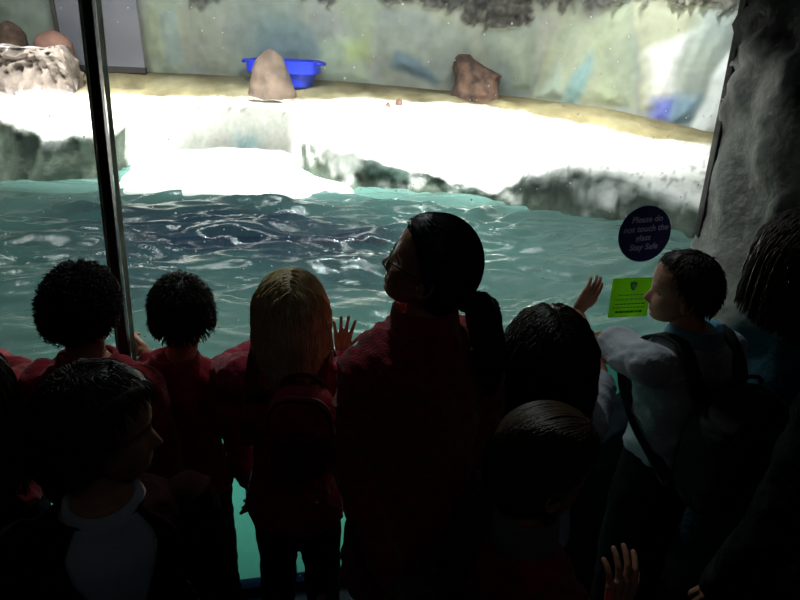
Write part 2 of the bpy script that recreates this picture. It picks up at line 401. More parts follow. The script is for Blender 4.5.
# low white shelf just above the water in front of the ledge
def shelf():
    pl = [(118, 186), (124, 170), (140, 158), (170, 150), (215, 146), (262, 147), (292, 152), (304, 168), (330, 179), (352, 185), (350, 189), (315, 191), (260, 192), (200, 191), (150, 190)]
    P = [atZ(x, y, WZ+.03) for x, y in pl]; n = len(P); ctr = sum(P, Vector())/n
    fine = []
    for i in range(n):
        a, b, c, d = P[i-1], P[i], P[(i+1) % n], P[(i+2) % n]
        for k in range(7):
            t = k/7; fine.append(.5*((2*b)+(c-a)*t+(2*a-5*b+4*c-d)*t*t+(3*b-a-3*c+d)*t**3))
    pts = []
    for i, p in enumerate(fine):
        r = []
        for s, dz in ((0.02, .02), (.25, .02), (.45, .018), (.65, .015), (.8, .01), (.9, .004), (.96, -.006), (1., -.03), (1.03, -.10), (1.06, -.3)):
            q = ctr.lerp(p, s); q.z = WZ+.03+dz + fbm(q, 6, 3)*.012*(1 if s < .97 else 0)
            if s >= .9: q += (p-ctr).normalized()*fbm(p, 7, 3)*.03
            r.append(q)
        pts.append(r)
    o = grid('floor_shelf', pts, mat('shelf_snow', (.88, .88, .86, 1), .7, (.78, .8, .78, 1), 9, .3, 30), closed_u=True)
    return struct(o)
shelf()

# ------------------------------------------------------------------ back wall with its faded iceberg mural
def wall_path():
    X = list(range(-200, 901, 4)); return [wfoot(px) for px in X], X
WP, WPX = wall_path()
def wallpt(px, py):
    """where the sight line meets the wall sheet: returns (index float, z)"""
    i = (px+200)/4; W = WP[min(max(int(i), 0), len(WP)-1)]
    for _ in range(3):
        q = atY(px, py, W.y); j = min(range(len(WP)), key=lambda k: abs(WP[k].x-q.x)); W = WP[j]
    return q.x, q.z
MUR = [  # (polygon in photo px, colour, softness) painted icebergs, one with light painted in, later ones over earlier ones
    ([(0, 0), (58, 0), (58, 66), (0, 70)], (150, 166, 150), 3),
    ([(146, 0), (178, 0), (186, 80), (150, 78)], (168, 178, 150), 5),
    ([(160, 12), (176, 6), (184, 64), (168, 66)], (158, 174, 178), 2),
    ([(188, 0), (240, 0), (232, 74), (196, 72)], (160, 166, 156), 4),
    ([(240, 0), (300, 0), (300, 80), (236, 78)], (140, 156, 152), 8),
    ([(262, 20), (330, 20), (324, 66), (250, 60)], (112, 142, 148), 10),
    ([(300, 0), (345, 0), (352, 60), (312, 40)], (165, 168, 160), 4),
    ([(318, 40), (352, 34), (372, 84), (322, 84)], (188, 204, 176), 5),
    ([(340, 0), (384, 0), (372, 50), (352, 50)], (158, 172, 140), 8),
    ([(342, 44), (366, 40), (372, 60), (346, 62)], (180, 196, 128), 5),
    ([(372, 10), (430, 10), (446, 84), (380, 70)], (140, 150, 146), 6),
    ([(398, 50), (420, 60), (442, 82), (438, 86), (392, 66)], (84, 120, 148), 3),
    ([(430, 18), (474, 30), (470, 84), (442, 84)], (152, 162, 156), 4),
    ([(480, 30), (540, 20), (536, 96), (500, 96)], (144, 156, 148), 5),
    ([(500, 30), (536, 30), (530, 90), (512, 90)], (160, 168, 150), 3),
    ([(530, 100), (552, 40), (574, -6), (582, -6), (596, 40), (622, 106)], (176, 182, 152), 2),
    ([(560, 104), (572, 74), (590, 52), (588, 80), (576, 106)], (112, 164, 176), 4),
    ([(536, 98), (560, 60), (566, 100)], (178, 196, 190), 5),
    ([(588, 20), (634, 0), (634, 108), (604, 106)], (170, 180, 150), 4),
    ([(634, 0), (710, 0), (690, 60), (664, 112), (640, 110)], (196, 196, 168), 2),
    ([(646, 52), (700, 30), (684, 64), (672, 104), (650, 100)], (250, 250, 246), 7),  # white iceberg, with the bright light on the wall painted in
    ([(652, 98), (676, 96), (672, 124), (650, 120)], (120, 130, 214), 6),
    ([(700, 10), (744, 10), (700, 120), (668, 126), (676, 66)], (158, 170, 162), 3),
    ([(672, 96), (700, 96), (694, 126), (668, 126)], (98, 140, 172), 6),
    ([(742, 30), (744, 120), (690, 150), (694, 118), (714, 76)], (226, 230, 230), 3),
    ([(520, -4), (640, -6), (620, 6), (590, 20), (560, 8), (530, 12)], (128, 126, 120), 6),
    ([(636, -6), (740, -6), (730, 16), (700, 4), (660, 8)], (140, 138, 122), 5),
]
DARKP = [([(378, -30), (378, 2), (392, 0), (402, 4), (420, 2), (436, 8), (450, 10), (462, 8), (463, 24), (474, 26), (480, 22), (490, 30), (500, 27), (530, 26), (536, -30)], 1.0),
         ([(540, -30), (538, 2), (548, 6), (556, 0), (560, 18), (566, 8), (572, 0), (572, -30)], .9), ([(190, -30), (190, 2), (204, 7), (220, 3), (222, -30)], .8),
         ([(318, -30), (320, 1), (334, 6), (338, -30)], .9), ([(584, -30), (586, 6), (600, 10), (612, 3), (630, -30)], .7), ([(690, -30), (700, 4), (720, 8), (750, 8), (750, -30)], .6)]
def poly_sd(pts, X, Z):
    """signed distance (positive inside) of points to polygon"""
    n = len(pts); d = np.full(X.shape, 1e9); ins = np.zeros(X.shape, bool)
    for i in range(n):
        x1, y1 = pts[i]; x2, y2 = pts[(i+1) % n]; ex, ey = x2-x1, y2-y1
        t = np.clip(((X-x1)*ex+(Z-y1)*ey)/(ex*ex+ey*ey+1e-12), 0, 1)
        d = np.minimum(d, np.hypot(X-x1-t*ex, Z-y1-t*ey))
        c = ((y1 > Z) != (y2 > Z)) & (X < (x2-x1)*(Z-y1)/(y2-y1+1e-12)+x1); ins ^= c
    return np.where(ins, d, -d)
def build_wall():
    nz = 90; zs = np.linspace(1.25, 3.5, nz) ; zs = np.concatenate([np.linspace(1.1, 2.4, 78), np.linspace(2.45, 3.5, 15)])
    path = []
    for i in range(len(WP)-1):
        path.append(WP[i]); path.append(WP[i].lerp(WP[i+1], .5))
    path.append(WP[-1])
    X = np.array([[p.x]*len(zs) for p in path]); Zv = np.array([list(zs) for p in path])
    NZ = np.array([[fbm((p.x, z*.8, 2), 3.2, 4) for z in zs] for p in path]); NF = np.array([[fbm((p.x, z, 7), 14, 4) for z in zs] for p in path])
    C = np.ones(X.shape+(3,))*np.array(srgb(164, 164, 160)[:3])
    g = np.clip(NZ*1.4+.3, 0, 1)[..., None]; C = C*(1-.35*g)+np.array(srgb(165, 172, 130)[:3])*.35*g
    g = np.clip(-NZ*1.6, 0, 1)[..., None]; C = C*(1-.4*g)+np.array(srgb(120, 148, 156)[:3])*.4*g
    rel = np.zeros(X.shape)
    for poly, c, soft in MUR:
        w = [wallpt(*q) for q in poly]; sd = poly_sd(w, X+NZ*.03, Zv+NF*.012)
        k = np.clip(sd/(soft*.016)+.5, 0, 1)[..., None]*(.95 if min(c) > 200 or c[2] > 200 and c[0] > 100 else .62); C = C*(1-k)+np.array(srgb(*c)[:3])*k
        rel += np.clip(sd/.10, 0, 1)*.03
    D = np.zeros(X.shape)
    for poly, s in DARKP:
        w = [wallpt(*q) for q in poly]; sd = poly_sd(w, X+NF*.05, Zv+NF*.06); D = np.maximum(D, np.clip(sd/.015+.5, 0, 1)*s)
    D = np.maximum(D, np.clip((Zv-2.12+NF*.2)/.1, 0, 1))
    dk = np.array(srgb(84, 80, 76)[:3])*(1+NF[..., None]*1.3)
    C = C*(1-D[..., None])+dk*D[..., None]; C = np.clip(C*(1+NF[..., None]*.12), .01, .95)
    pts = []
    for i, p in enumerate(path):
        t = (path[min(i+1, len(path)-1)]-path[max(i-1, 0)]); nrm = Vector((t.y, -t.x, 0)).normalized()
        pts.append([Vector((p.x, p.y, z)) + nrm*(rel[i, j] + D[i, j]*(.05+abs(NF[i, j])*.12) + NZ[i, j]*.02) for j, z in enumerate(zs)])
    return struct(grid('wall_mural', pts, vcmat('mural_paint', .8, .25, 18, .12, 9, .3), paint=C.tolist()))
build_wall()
# enclosure ceiling, side walls, pool floor
bm = bmesh.new(); box(bm, (-.4, 4.6, 3.55), (9.5, 6.0, .1)); struct(obj('ceiling_enclosure', bm, dark, smooth=False))
bm = bmesh.new(); box(bm, (-4.9, 4.2, 1.6), (.1, 5.6, 4.0)); struct(obj('wall_enclosure_left', bm, mat('enclosure_paint', srgb(128, 140, 132), .9), smooth=False))
bm = bmesh.new(); box(bm, (3.75, 4.3, 1.6), (.1, 5.6, 4.0)); struct(obj('wall_enclosure_right', bm, MATS['enclosure_paint'], smooth=False))
# pool bottom made of flat facets of painted resin
def pool():
    bm = bmesh.new(); random.seed(3)
    nx, ny = 15, 8; V = {}
    for i in range(nx+1):
        for j in range(ny+1):
            x = -4.8+8.5*i/nx; y0 = glass_y(x, .05)+.02; y = y0 + (4.9-y0)*(j/ny)
            z = .03+.10*j*(.6+.4*random.random()) if j else .03
            if 0 < j < ny: x += random.uniform(-.16, .16); y += random.uniform(-.12, .12)
            V[i, j] = bm.verts.new((x, y, min(z, .62)))
    for i in range(nx):
        for j in range(ny):
            if (i+j) % 2: bm.faces.new((V[i, j], V[i+1, j], V[i+1, j+1])); bm.faces.new((V[i, j], V[i+1, j+1], V[i, j+1]))
            else: bm.faces.new((V[i, j], V[i+1, j], V[i, j+1])); bm.faces.new((V[i+1, j], V[i+1, j+1], V[i, j+1]))
    return struct(obj('floor_pool', bm, mat('pool_resin', srgb(96, 190, 160), .7, srgb(70, 160, 150), 2.2, .1, 12), smooth=False))
pool()

# ------------------------------------------------------------------ water
def water():
    x0, x1, y0, y1 = -4.8, 3.6, 1.2, 5.2; dx = .017; nx = int((x1-x0)/dx); ny = int((y1-y0)/dx)
    X, Yg = np.meshgrid(np.linspace(x0, x1, nx), np.linspace(0, 1, ny), indexing='ij')
    gy = GY+GX*X+GZ*WZ+.018; Y = gy+(5.3-gy)*Yg
    Z = np.zeros(X.shape); r = np.random.default_rng(5)
    wx = X+.08*np.sin(Y*3.1+X*1.3)+.05*np.sin(X*5-Y*4); wy = Y+.07*np.sin(X*2.7+1)+.04*np.sin(X*6+Y*5)
    for k in range(34):
        lam = .065*(1.07**k); ang = r.normal(pi/2+.12, .30); kk = 2*pi/lam; ph = r.uniform(0, 2*pi)
        a = .0112*lam**.9*(.6+.8*r.random())
        s = np.sin(kk*(cos(ang)*wx+sin(ang)*wy)+ph+.7*np.sin(1.7*X*r.random()+2.2*Y*r.random()))
        Z += a*(s - .35*np.cos(2*(kk*(cos(ang)*wx+sin(ang)*wy)+ph)))
    env = .75+.45*np.sin(X*1.1+2)*np.cos(Y*1.7)
    Z = WZ + Z*env*1.5*np.clip((4.6-Y)/1.2, .35, 1)
    me = bpy.data.meshes.new('water'); n = X.size
    me.vertices.add(n); me.vertices.foreach_set('co', np.stack([X, Y, Z], -1).reshape(-1).astype('f4'))
    I, J = np.meshgrid(np.arange(nx-1), np.arange(ny-1), indexing='ij'); A = (I*ny+J).ravel()
    fc = np.stack([A, A+ny, A+ny+1, A+1], -1).ravel(); nf = len(A)
    me.loops.add(nf*4); me.loops.foreach_set('vertex_index', fc.astype('i4')); me.polygons.add(nf)
    me.polygons.foreach_set('loop_start', np.arange(0, nf*4, 4, dtype='i4')); me.polygons.foreach_set('loop_total', np.full(nf, 4, 'i4'))
    me.polygons.foreach_set('use_smooth', np.ones(nf, bool)); me.update(); me.validate()
    m = bpy.data.materials.new('pool_water'); m.use_nodes = True; nt = m.node_tree; N = nt.nodes; L = nt.links
    N.clear(); out = N.new('ShaderNodeOutputMaterial')
    tc = N.new('ShaderNodeTexCoord')
    n1 = N.new('ShaderNodeTexNoise'); n1.inputs['Scale'].default_value = 1.0; n1.inputs['Detail'].default_value = 4; L.new(tc.outputs['Object'], n1.inputs[0])
    sx = N.new('ShaderNodeSeparateXYZ'); L.new(tc.outputs['Object'], sx.inputs[0])
    # deeper slate-blue water out by the ledge left of the middle, green-teal near the glass and to the right
    def math(op, a, b=None):
        q = N.new('ShaderNodeMath'); q.operation = op
        for k, v in enumerate((a, b)):
            if v is None: continue
            if isinstance(v, (int, float)): q.inputs[k].default_value = v
            else: L.new(v, q.inputs[k])
        return q.outputs[0]
    ex = math('MULTIPLY', math('ADD', sx.outputs[0], 1.0), .75); ey = math('MULTIPLY', math('ADD', sx.outputs[1], -3.1), .9)
    rr = math('ADD', math('MULTIPLY', ex, ex), math('MULTIPLY', ey, ey)); rr = math('ADD', rr, math('MULTIPLY', math('ADD', n1.outputs[0], -.5), 1.6))
    ramp = N.new('ShaderNodeValToRGB'); ramp.color_ramp.elements[0].position = .1; ramp.color_ramp.elements[1].position = 1.1
    ramp.color_ramp.elements[1].position = 1.0
    ramp.color_ramp.elements[0].color = srgb(44, 58, 74); ramp.color_ramp.elements[1].color = srgb(96, 132, 126)
    L.new(rr, ramp.inputs[0])
    df = N.new('ShaderNodeBsdfDiffuse'); L.new(ramp.outputs[0], df.inputs[0])
    tr = N.new('ShaderNodeBsdfTransparent'); tr.inputs[0].default_value = (.6, .82, .78, 1)
    mxa = N.new('ShaderNodeMixShader'); mxa.inputs[0].default_value = .22; L.new(df.outputs[0], mxa.inputs[1]); L.new(tr.outputs[0], mxa.inputs[2])
    gl = N.new('ShaderNodeBsdfGlossy'); gl.inputs['Roughness'].default_value = .06
    nb = N.new('ShaderNodeTexNoise'); nb.inputs['Scale'].default_value = 58; nb.inputs['Detail'].default_value = 3; L.new(tc.outputs['Object'], nb.inputs[0])
    bp = N.new('ShaderNodeBump'); bp.inputs['Strength'].default_value = .42; bp.inputs['Distance'].default_value = .006; L.new(nb.outputs[0], bp.inputs['Height'])
    L.new(bp.outputs[0], gl.inputs['Normal'])
    fr = N.new('ShaderNodeFresnel'); fr.inputs[0].default_value = 1.5; L.new(bp.outputs[0], fr.inputs['Normal'])
    mx = N.new('ShaderNodeMixShader'); L.new(fr.outputs[0], mx.inputs[0]); L.new(mxa.outputs[0], mx.inputs[1]); L.new(gl.outputs[0], mx.inputs[2])
    L.new(mx.outputs[0], out.inputs[0])
    o = link('water', me, m); o['kind'] = 'stuff'; return tag(o, 'rippling green-blue pool water behind the glass', 'water')
water()

# ================================================================== THINGS IN THE ENCLOSURE
def stone(name, base, h, prof, m, label, cat, yaw=0., seed=0, rough=.02, depth=.8, group=None, lean=(0, 0)):
    """prof: (height fraction, left half-width, right half-width) in metres"""
    bm = bmesh.new(); seg = 30; rings = []
    hs = [p[0] for p in prof]
    N_ = 22
    for i in range(N_+1):
        t = i/N_; l = np.interp(t, hs, [p[1] for p in prof]); r = np.interp(t, hs, [p[2] for p in prof]); ring = []
        for k in range(seg):
            a = 2*pi*k/seg; w = r if cos(a) > 0 else l
            dd = (l+r)/2*depth
            p = Vector((w*cos(a), dd*sin(a), t*h - .04)); p += Vector((lean[0]*t, lean[1]*t, 0))
            n = fbm((p.x+seed, p.y, p.z), 5, 4); n2 = fbm((p.x, p.y+seed, p.z), 16, 3)
            p += Vector((cos(a), sin(a), 0))*(n*rough*1.5+n2*rough*.5); ring.append(bm.verts.new(p))
        rings.append(ring)
    for i in range(N_):
        for k in range(seg): bm.faces.new((rings[i][k], rings[i][(k+1) % seg], rings[i+1][(k+1) % seg], rings[i+1][k]))
    c = bm.verts.new((sum((v.co for v in rings[-1]), Vector())/seg)+Vector((0, 0, .012)))
    for k in range(seg): bm.faces.new((rings[-1][k], rings[-1][(k+1) % seg], c))
    bm.faces.new(rings[0][::-1])
    o = obj(name, bm, m); o.location = base; o.rotation_euler.z = yaw
    return tag(o, label, cat, group)
brown = mat('brown_stone', srgb(112, 94, 82), .9, srgb(80, 66, 58), 9, .5, 30)
brown2 = mat('dark_brown_stone', srgb(116, 88, 74), .9, srgb(62, 46, 40), 14, .6, 40)
pinkst = mat('pinkish_stone', srgb(140, 104, 92), .9, srgb(112, 80, 72), 8, .4, 30)
def on_ledge(px, py, y):
    """point of the ledge seen at (px, py), searched near depth y"""
    d = ray(px, py).normalized(); h = LB.ray_cast(EYE, d); return h[0]
def px_at(px, py, y): return atY(px, py, y)
# stone in front of the crate
b = on_ledge(271, 101, 5); sc = b.y/ (FPX*.93)
b = b+Vector((0, .13, 0)); b.x = atY(272, 98, b.y).x; b.z = ground(b.x, b.y); hh = (atY(271, 50, b.y+.05).z-b.z)
stone('brown_rock', b, hh+.04, [(0, .20, .205), (.3, .17, .18), (.6, .155, .145), (.8, .13, .11), (.92, .09, .08), (1, .04, .035)], brown,
      'tall rounded brown rock standing in front of the blue tub', 'rock', seed=2, rough=.014)
b = on_ledge(476, 101, 5); hh = (atY(460, 54, b.y+.12).z-b.z)
# leaning, chisel-topped stone
bm = bmesh.new()
secs = [(0, -.21, .21, .17), (.25, -.20, .20, .165), (.5, -.195, .20, .15), (.62, -.19, .205, .145), (.72, -.185, .12, .12), (.84, -.18, .02, .09), (.94, -.165, -.05, .06), (1, -.15, -.09, .03)]
rings = []; seg = 32
for i in range(29):
    t = i/28; l = np.interp(t, [q[0] for q in secs], [q[1] for q in secs]); r = np.interp(t, [q[0] for q in secs], [q[2] for q in secs]); dd = np.interp(t, [q[0] for q in secs], [q[3] for q in secs]); ring = []
    for k in range(seg):
        a = 2*pi*k/seg; c_, s_ = cos(a), sin(a); c_ = abs(c_)**.7*(1 if c_ > 0 else -1); s_ = abs(s_)**.7*(1 if s_ > 0 else -1)
        p = Vector(((l+r)/2+(r-l)/2*c_, dd*s_, t*(hh+.04)-.04)); p += Vector((c_, s_, 0))*(fbm((p.x+7, p.y, p.z), 5, 4)*.03+fbm((p.x, p.y, p.z+3), 17, 3)*.012); ring.append(bm.verts.new(p))
    rings.append(ring)
for i in range(28):
    for k in range(seg): bm.faces.new((rings[i][k], rings[i][(k+1) % seg], rings[i+1][(k+1) % seg], rings[i+1][k]))
bm.faces.new(rings[-1]); bm.faces.new(rings[0][::-1])
o = obj('brown_rock', bm, brown2); o.location = b+Vector((0, .1, 0)); tag(o, 'reddish-brown rock with a slanting chisel-shaped top, standing alone on the snow', 'rock')
# boulder far left with snow on it
def boulder():
    b = on_ledge(20, 97, 5); y0 = b.y+.17; nx, nr = 90, 60
    top = [(-90, 56), (-40, 46), (0, 43), (12, 42), (25, 46), (50, 47), (66, 43), (74, 54), (79, 68), (82, 90)]
    R_ = atY(82, 90, y0).x; Lx = atY(-90, 56, y0).x; pts = []; pc = []
    for i in range(nx+1):
        px = -90+172*i/nx; py = float(np.interp(px, [t[0] for t in top], [t[1] for t in top])); T = atY(px, py, y0+.08); gb = b.z-.05
        row = []; cc = []
        endr = min(1, (nx-i)/8)**.5; endl = min(1, i/6)**.5; e = min(endr, endl)
        for j in range(nr+1):
            a = pi*j/nr; cy = cos(a); sz = max(sin(a), 0)**.42
            p = Vector((T.x, y0 - .16*cy*(abs(cy)**-.35 if abs(cy) > .05 else 1)*e, gb+(T.z-gb)*sz))
            n = fbm(p, 4, 4); n2 = fbm((p.x, p.y, p.z), 11, 4)
            if sz > .35: p.z += n*.02
            p.y += (abs(n2)*.10+n*.08)*e
            row.append(p)
            sn = max(0, min(1, (sz-.93+n*.22+(.05 if px < 20 else -.02))*14))
            low = max(0, min(1, (.17-sz+abs(n2)*.5-.1)*8)) if cy > 0 else 0
            st = np.array(srgb(122, 110, 104)[:3])*(1+n2*1.0)*(1-.35*max(0, n))
            sn = max(sn, low); c = st*(1-sn)+np.array(srgb(232, 222, 236)[:3])*sn; cc.append(c)
        pts.append(row); pc.append(cc)
    o0 = Vector((atY(0, 97, y0).x, y0, gb))
    o = grid('boulder', pts, vcmat('boulder_stone', .9, .6, 24, .25, 16), paint=pc, shift=o0); o.location = o0
    tag(o, 'long grey-brown boulder capped with pinkish snow, at the left end of the ledge', 'rock')
    return o, y0
bo, by0 = boulder()
for (px, pyt, wpx, hp, m_, lab, sd) in ((50, 31, 17, 14, pinkst, 'low pinkish rounded rock behind the snow-capped boulder', 4), (7, 22, 14, 26, brown2, 'dark brown upright rock behind the snow-capped boulder, by the left edge', 9)):
    y = by0+.30; T = atY(px, pyt, y); k = y/(FPX*.93); g = ground(T.x, y); hh = T.z-g; wd = wpx*k
    stone('brown_rock' if sd == 9 else 'pink_rock', Vector((T.x, y, g)), hh+.04, [(0, wd*1.1, wd*1.1), (.5, wd, wd), (.8, wd*.9, wd*.92), (.93, wd*.62, wd*.7), (1, wd*.25, wd*.3)], m_, lab, 'rock', seed=sd, rough=.01)
for (px, py, r_) in ((399, 104, .03), (388, 106, .02)):
    b = on_ledge(px, py, 5); stone('pebble', b, r_*1.4+.04, [(0, r_, r_), (.6, r_, r_*.9), (.9, r_*.6, r_*.6), (1, r_*.2, r_*.2)], brown2, 'larger dark pebble on the edge of the snow left of the chisel-topped rock' if r_ == .03 else 'smaller dark pebble on the edge of the snow, just left of another', 'pebble', seed=px, rough=.004)
# blue tub
def tub():
    g = on_ledge(305, 91, 5); y = g.y+.15
    c = atY(285, 90, y); gz = ground(c.x, y); T = atY(288, 66, y)
    L_ = (atY(319, 66, y).x-atY(249, 66, y).x)/2; W_ = .19; H_ = max(.2, T.z-gz)
    root = thing('plastic_tub', (c.x, y, gz), 'bright blue oval plastic tub standing on the sand behind the tall brown rock', 'tub')
    root.rotation_euler.z = radians(-4)
    bl = mat('blue_plastic', srgb(38, 62, 225), .4, srgb(30, 50, 205), 4)
    def ell(a, rx, ry, z): c_, s_ = cos(a), sin(a); return Vector((rx*abs(c_)**.6*(1 if c_ > 0 else -1), ry*abs(s_)**.6*(1 if s_ > 0 else -1), z))
    seg = 72; prof = [(.0, .0, 0.), (.74, .74, 0.), (.78, .78, .012), (.90, .90, H_*.6), (.93, .93, H_-.075), (1.0, 1.0, H_-.085), (1.0, 1.0, H_-.09), (1.02, 1.02, H_-.085), (1.02, 1.02, H_+.008), (.88, .88, H_+.008), (.76, .76, .03), (0, 0, .03)]
    bm = bmesh.new(); rings = []
    for fx, fy, z in prof: rings.append([bm.verts.new(ell(2*pi*k/seg, max(fx, .001)*L_, max(fy, .001)*W_, z)) for k in range(seg)])
    for i in range(len(rings)-1):
        for k in range(seg): bm.faces.new((rings[i][k], rings[i][(k+1) % seg], rings[i+1][(k+1) % seg], rings[i+1][k]))
    obj('basin', bm, bl, root, smooth=False)
    for s in (-1, 1):
        bm = bmesh.new(); tube(bm, [(s*L_*.97, -.07, H_-.005), (s*L_*1.12, -.06, H_-.01), (s*L_*1.17, 0, H_-.01), (s*L_*1.12, .06, H_-.01), (s*L_*.97, .07, H_-.005)], .014, 8); obj('handle', bm, bl, root)
    for k in range(20):
        a = 2*pi*(k+.5)/20; p = ell(a, L_*.945, W_*.945, H_*.86); q = ell(a, L_*1.0, W_*1.0, H_*.9)
        bm = bmesh.new(); tube(bm, [ell(a, L_*.90, W_*.90, H_*.72), q, ell(a, L_*1.0, W_*1.0, H_-.01)], .006, 6); obj('rib', bm, bl, root)
tub()
# grey board leaning flat on the mural wall behind the mullion
def board():
    a = atY(66, 64, 5.30); b_ = atY(145, 65, 5.33)
    y = min(p.y for p in WP if a.x-.1 < p.x < b_.x+.1)-.06
    a = atY(66, 62, y); b_ = atY(145, 65, y); z0 = ground((a.x+b_.x)/2, y-.03)
    root = thing('grey_board', ((a.x+b_.x)/2, y, z0), 'flat lilac-grey board against the mural wall behind the window mullion', 'board')
    bm = bmesh.new(); box(bm, (0, 0, .55), (b_.x-a.x, .03, 1.0), None, .004); obj('panel', bm, mat('lilac_grey', srgb(146, 144, 156), .6, srgb(132, 132, 144), 3), root, smooth=False)
    bm = bmesh.new(); box(bm, (0, -.005, .03), (b_.x-a.x+.01, .045, .05), None, .004); obj('bottom_rail', bm, mat('dark_rail', srgb(70, 66, 66), .7), root, smooth=False)
    bm = bmesh.new(); box(bm, (-(b_.x-a.x)/2-.02, 0, .55), (.035, .05, 1.05), None, .004); obj('side_post', bm, mat('brown_rail', srgb(92, 88, 82), .7), root, smooth=False)
board()

# ================================================================== SIGNS ON THE GLASS
def text_mesh(body, size, shear=0., bold=0.):
    cu = bpy.data.curves.new('t', 'FONT'); cu.body = body; cu.size = size; cu.align_x = 'CENTER'; cu.align_y = 'CENTER'; cu.shear = shear; cu.extrude = .0003; cu.offset = bold
    o = bpy.data.objects.new('t', cu); COL.objects.link(o); dg = bpy.context.evaluated_depsgraph_get(); dg.update()
    me = bpy.data.meshes.new_from_object(o.evaluated_get(dg)); bpy.data.objects.remove(o); return me
SIGNROT = Matrix((GEX, GUP, GN)).transposed()      # x right, y up, z to the viewers
def sign_frame(px, py, roll=0):
    p = atG(px, py, 0) + GN*.001
    return p, (SIGNROT @ Matrix.Rotation(roll, 3, 'Z'))
def put(root, o, x, y, z=0):
    o.parent = root; o.location = (x, y, z)
def round_sign():
    p, R_ = sign_frame(644.5, 234); root = thing('round_sign', p, 'round dark navy sticker with pale lettering on the right-hand pane', 'sign')
    root.rotation_euler = (R_ @ Matrix.Rotation(radians(4), 3, 'Z')).to_euler()
    rx = (atG(670, 234)-atG(619, 234)).length/2; ry = (atG(644, 206)-atG(644, 262)).length/2; r = (rx+ry)/2
    bm = bmesh.new(); bmesh.ops.create_cone(bm, cap_ends=True, segments=64, radius1=r, radius2=r, depth=.0012); obj('disc', bm, translucent(mat('navy_vinyl', srgb(48, 36, 112), .5, srgb(40, 32, 100), 3), .3), root, smooth=False)
    tm = mat('pale_lettering', srgb(206, 200, 236), .6, srgb(196, 190, 226), 3)
    for t, y, x in (('Please do', .52, .05), ('not touch the', .19, .02), ('glass', -.13, -.06), ('Stay Safe', -.46, -.02)):
        me = text_mesh(t, r*.305, .18, .0006); me.materials.append(tm); o = bpy.data.objects.new('lettering', me); COL.objects.link(o); put(root, o, x*r, y*r, .0016)
round_sign()
def notice():
    a, b_, c_, d_ = atG(613, 279), atG(652, 277), atG(608, 318), atG(648, 316)
    wd = .5*((b_-a).length+(d_-c_).length); hh = .5*((a-c_).length+(b_-d_).length); p, R_ = sign_frame(630, 297.5)
    root = thing('paper_notice', p, 'lime green paper notice with a small crest, taped to the pane under the round sticker', 'notice')
    root.rotation_euler = R_.to_euler()
    bm = bmesh.new(); box(bm, (0, 0, 0), (wd, hh, .0008)); obj('sheet', bm, translucent(mat('lime_paper', srgb(172, 226, 50), .7, srgb(160, 214, 44), 3), .6), root, smooth=False)
    ink = mat('dark_ink', srgb(40, 62, 60), .7); ink2 = mat('teal_ink', srgb(60, 120, 130), .7)
    bm = bmesh.new(); s = wd*.085; pts = [(-1, 1.1), (-.45, .95), (0, 1.25), (.45, .95), (1, 1.1), (.92, -.1), (.5, -.9), (0, -1.4), (-.5, -.9), (-.92, -.1)]
    top = [bm.verts.new((x*s, y*s, .0012)) for x, y in pts]; bot = [bm.verts.new((x*s, y*s, .0004)) for x, y in pts]; bm.faces.new(top); bm.faces.new(bot[::-1])
    for k in range(len(pts)): bm.faces.new((top[k], bot[k], bot[(k+1) % len(pts)], top[(k+1) % len(pts)]))
    o = obj('crest', bm, ink2, root, smooth=False); o.location = (wd*.04, hh*.30, 0)
    bm = bmesh.new(); ring = [(x*.6, y*.6-.05) for x, y in pts]; bm.faces.new([bm.verts.new((x*s, y*s, .0016)) for x, y in ring]); o = obj('crest_inlay', bm, mat('crest_pale', srgb(110, 180, 120), .7), root, smooth=False); o.location = (wd*.04, hh*.30, 0)
    rows = [(.07, .30, .010, 1), (-.03, .40, .009, 1), (-.06, .34, .006, 1), (-.16, .36, .013, 0), (-.25, .40, .010, 0), (-.36, .33, .026, 0)]
    for y, w_, t_, ci in rows:       # lines of print too small to read, as short broken strokes
        bm = bmesh.new(); x = -w_; rr = random.Random(int(y*1000))
        while x < w_:
            l = rr.uniform(.03, .09); box(bm, ((x+l/2)*wd, y*hh, .0008), (l*wd, t_*hh*2, .0006)); x += l+rr.uniform(.012, .03)
        obj('print_line', bm, (ink, ink2)[ci], root, smooth=False)
notice()

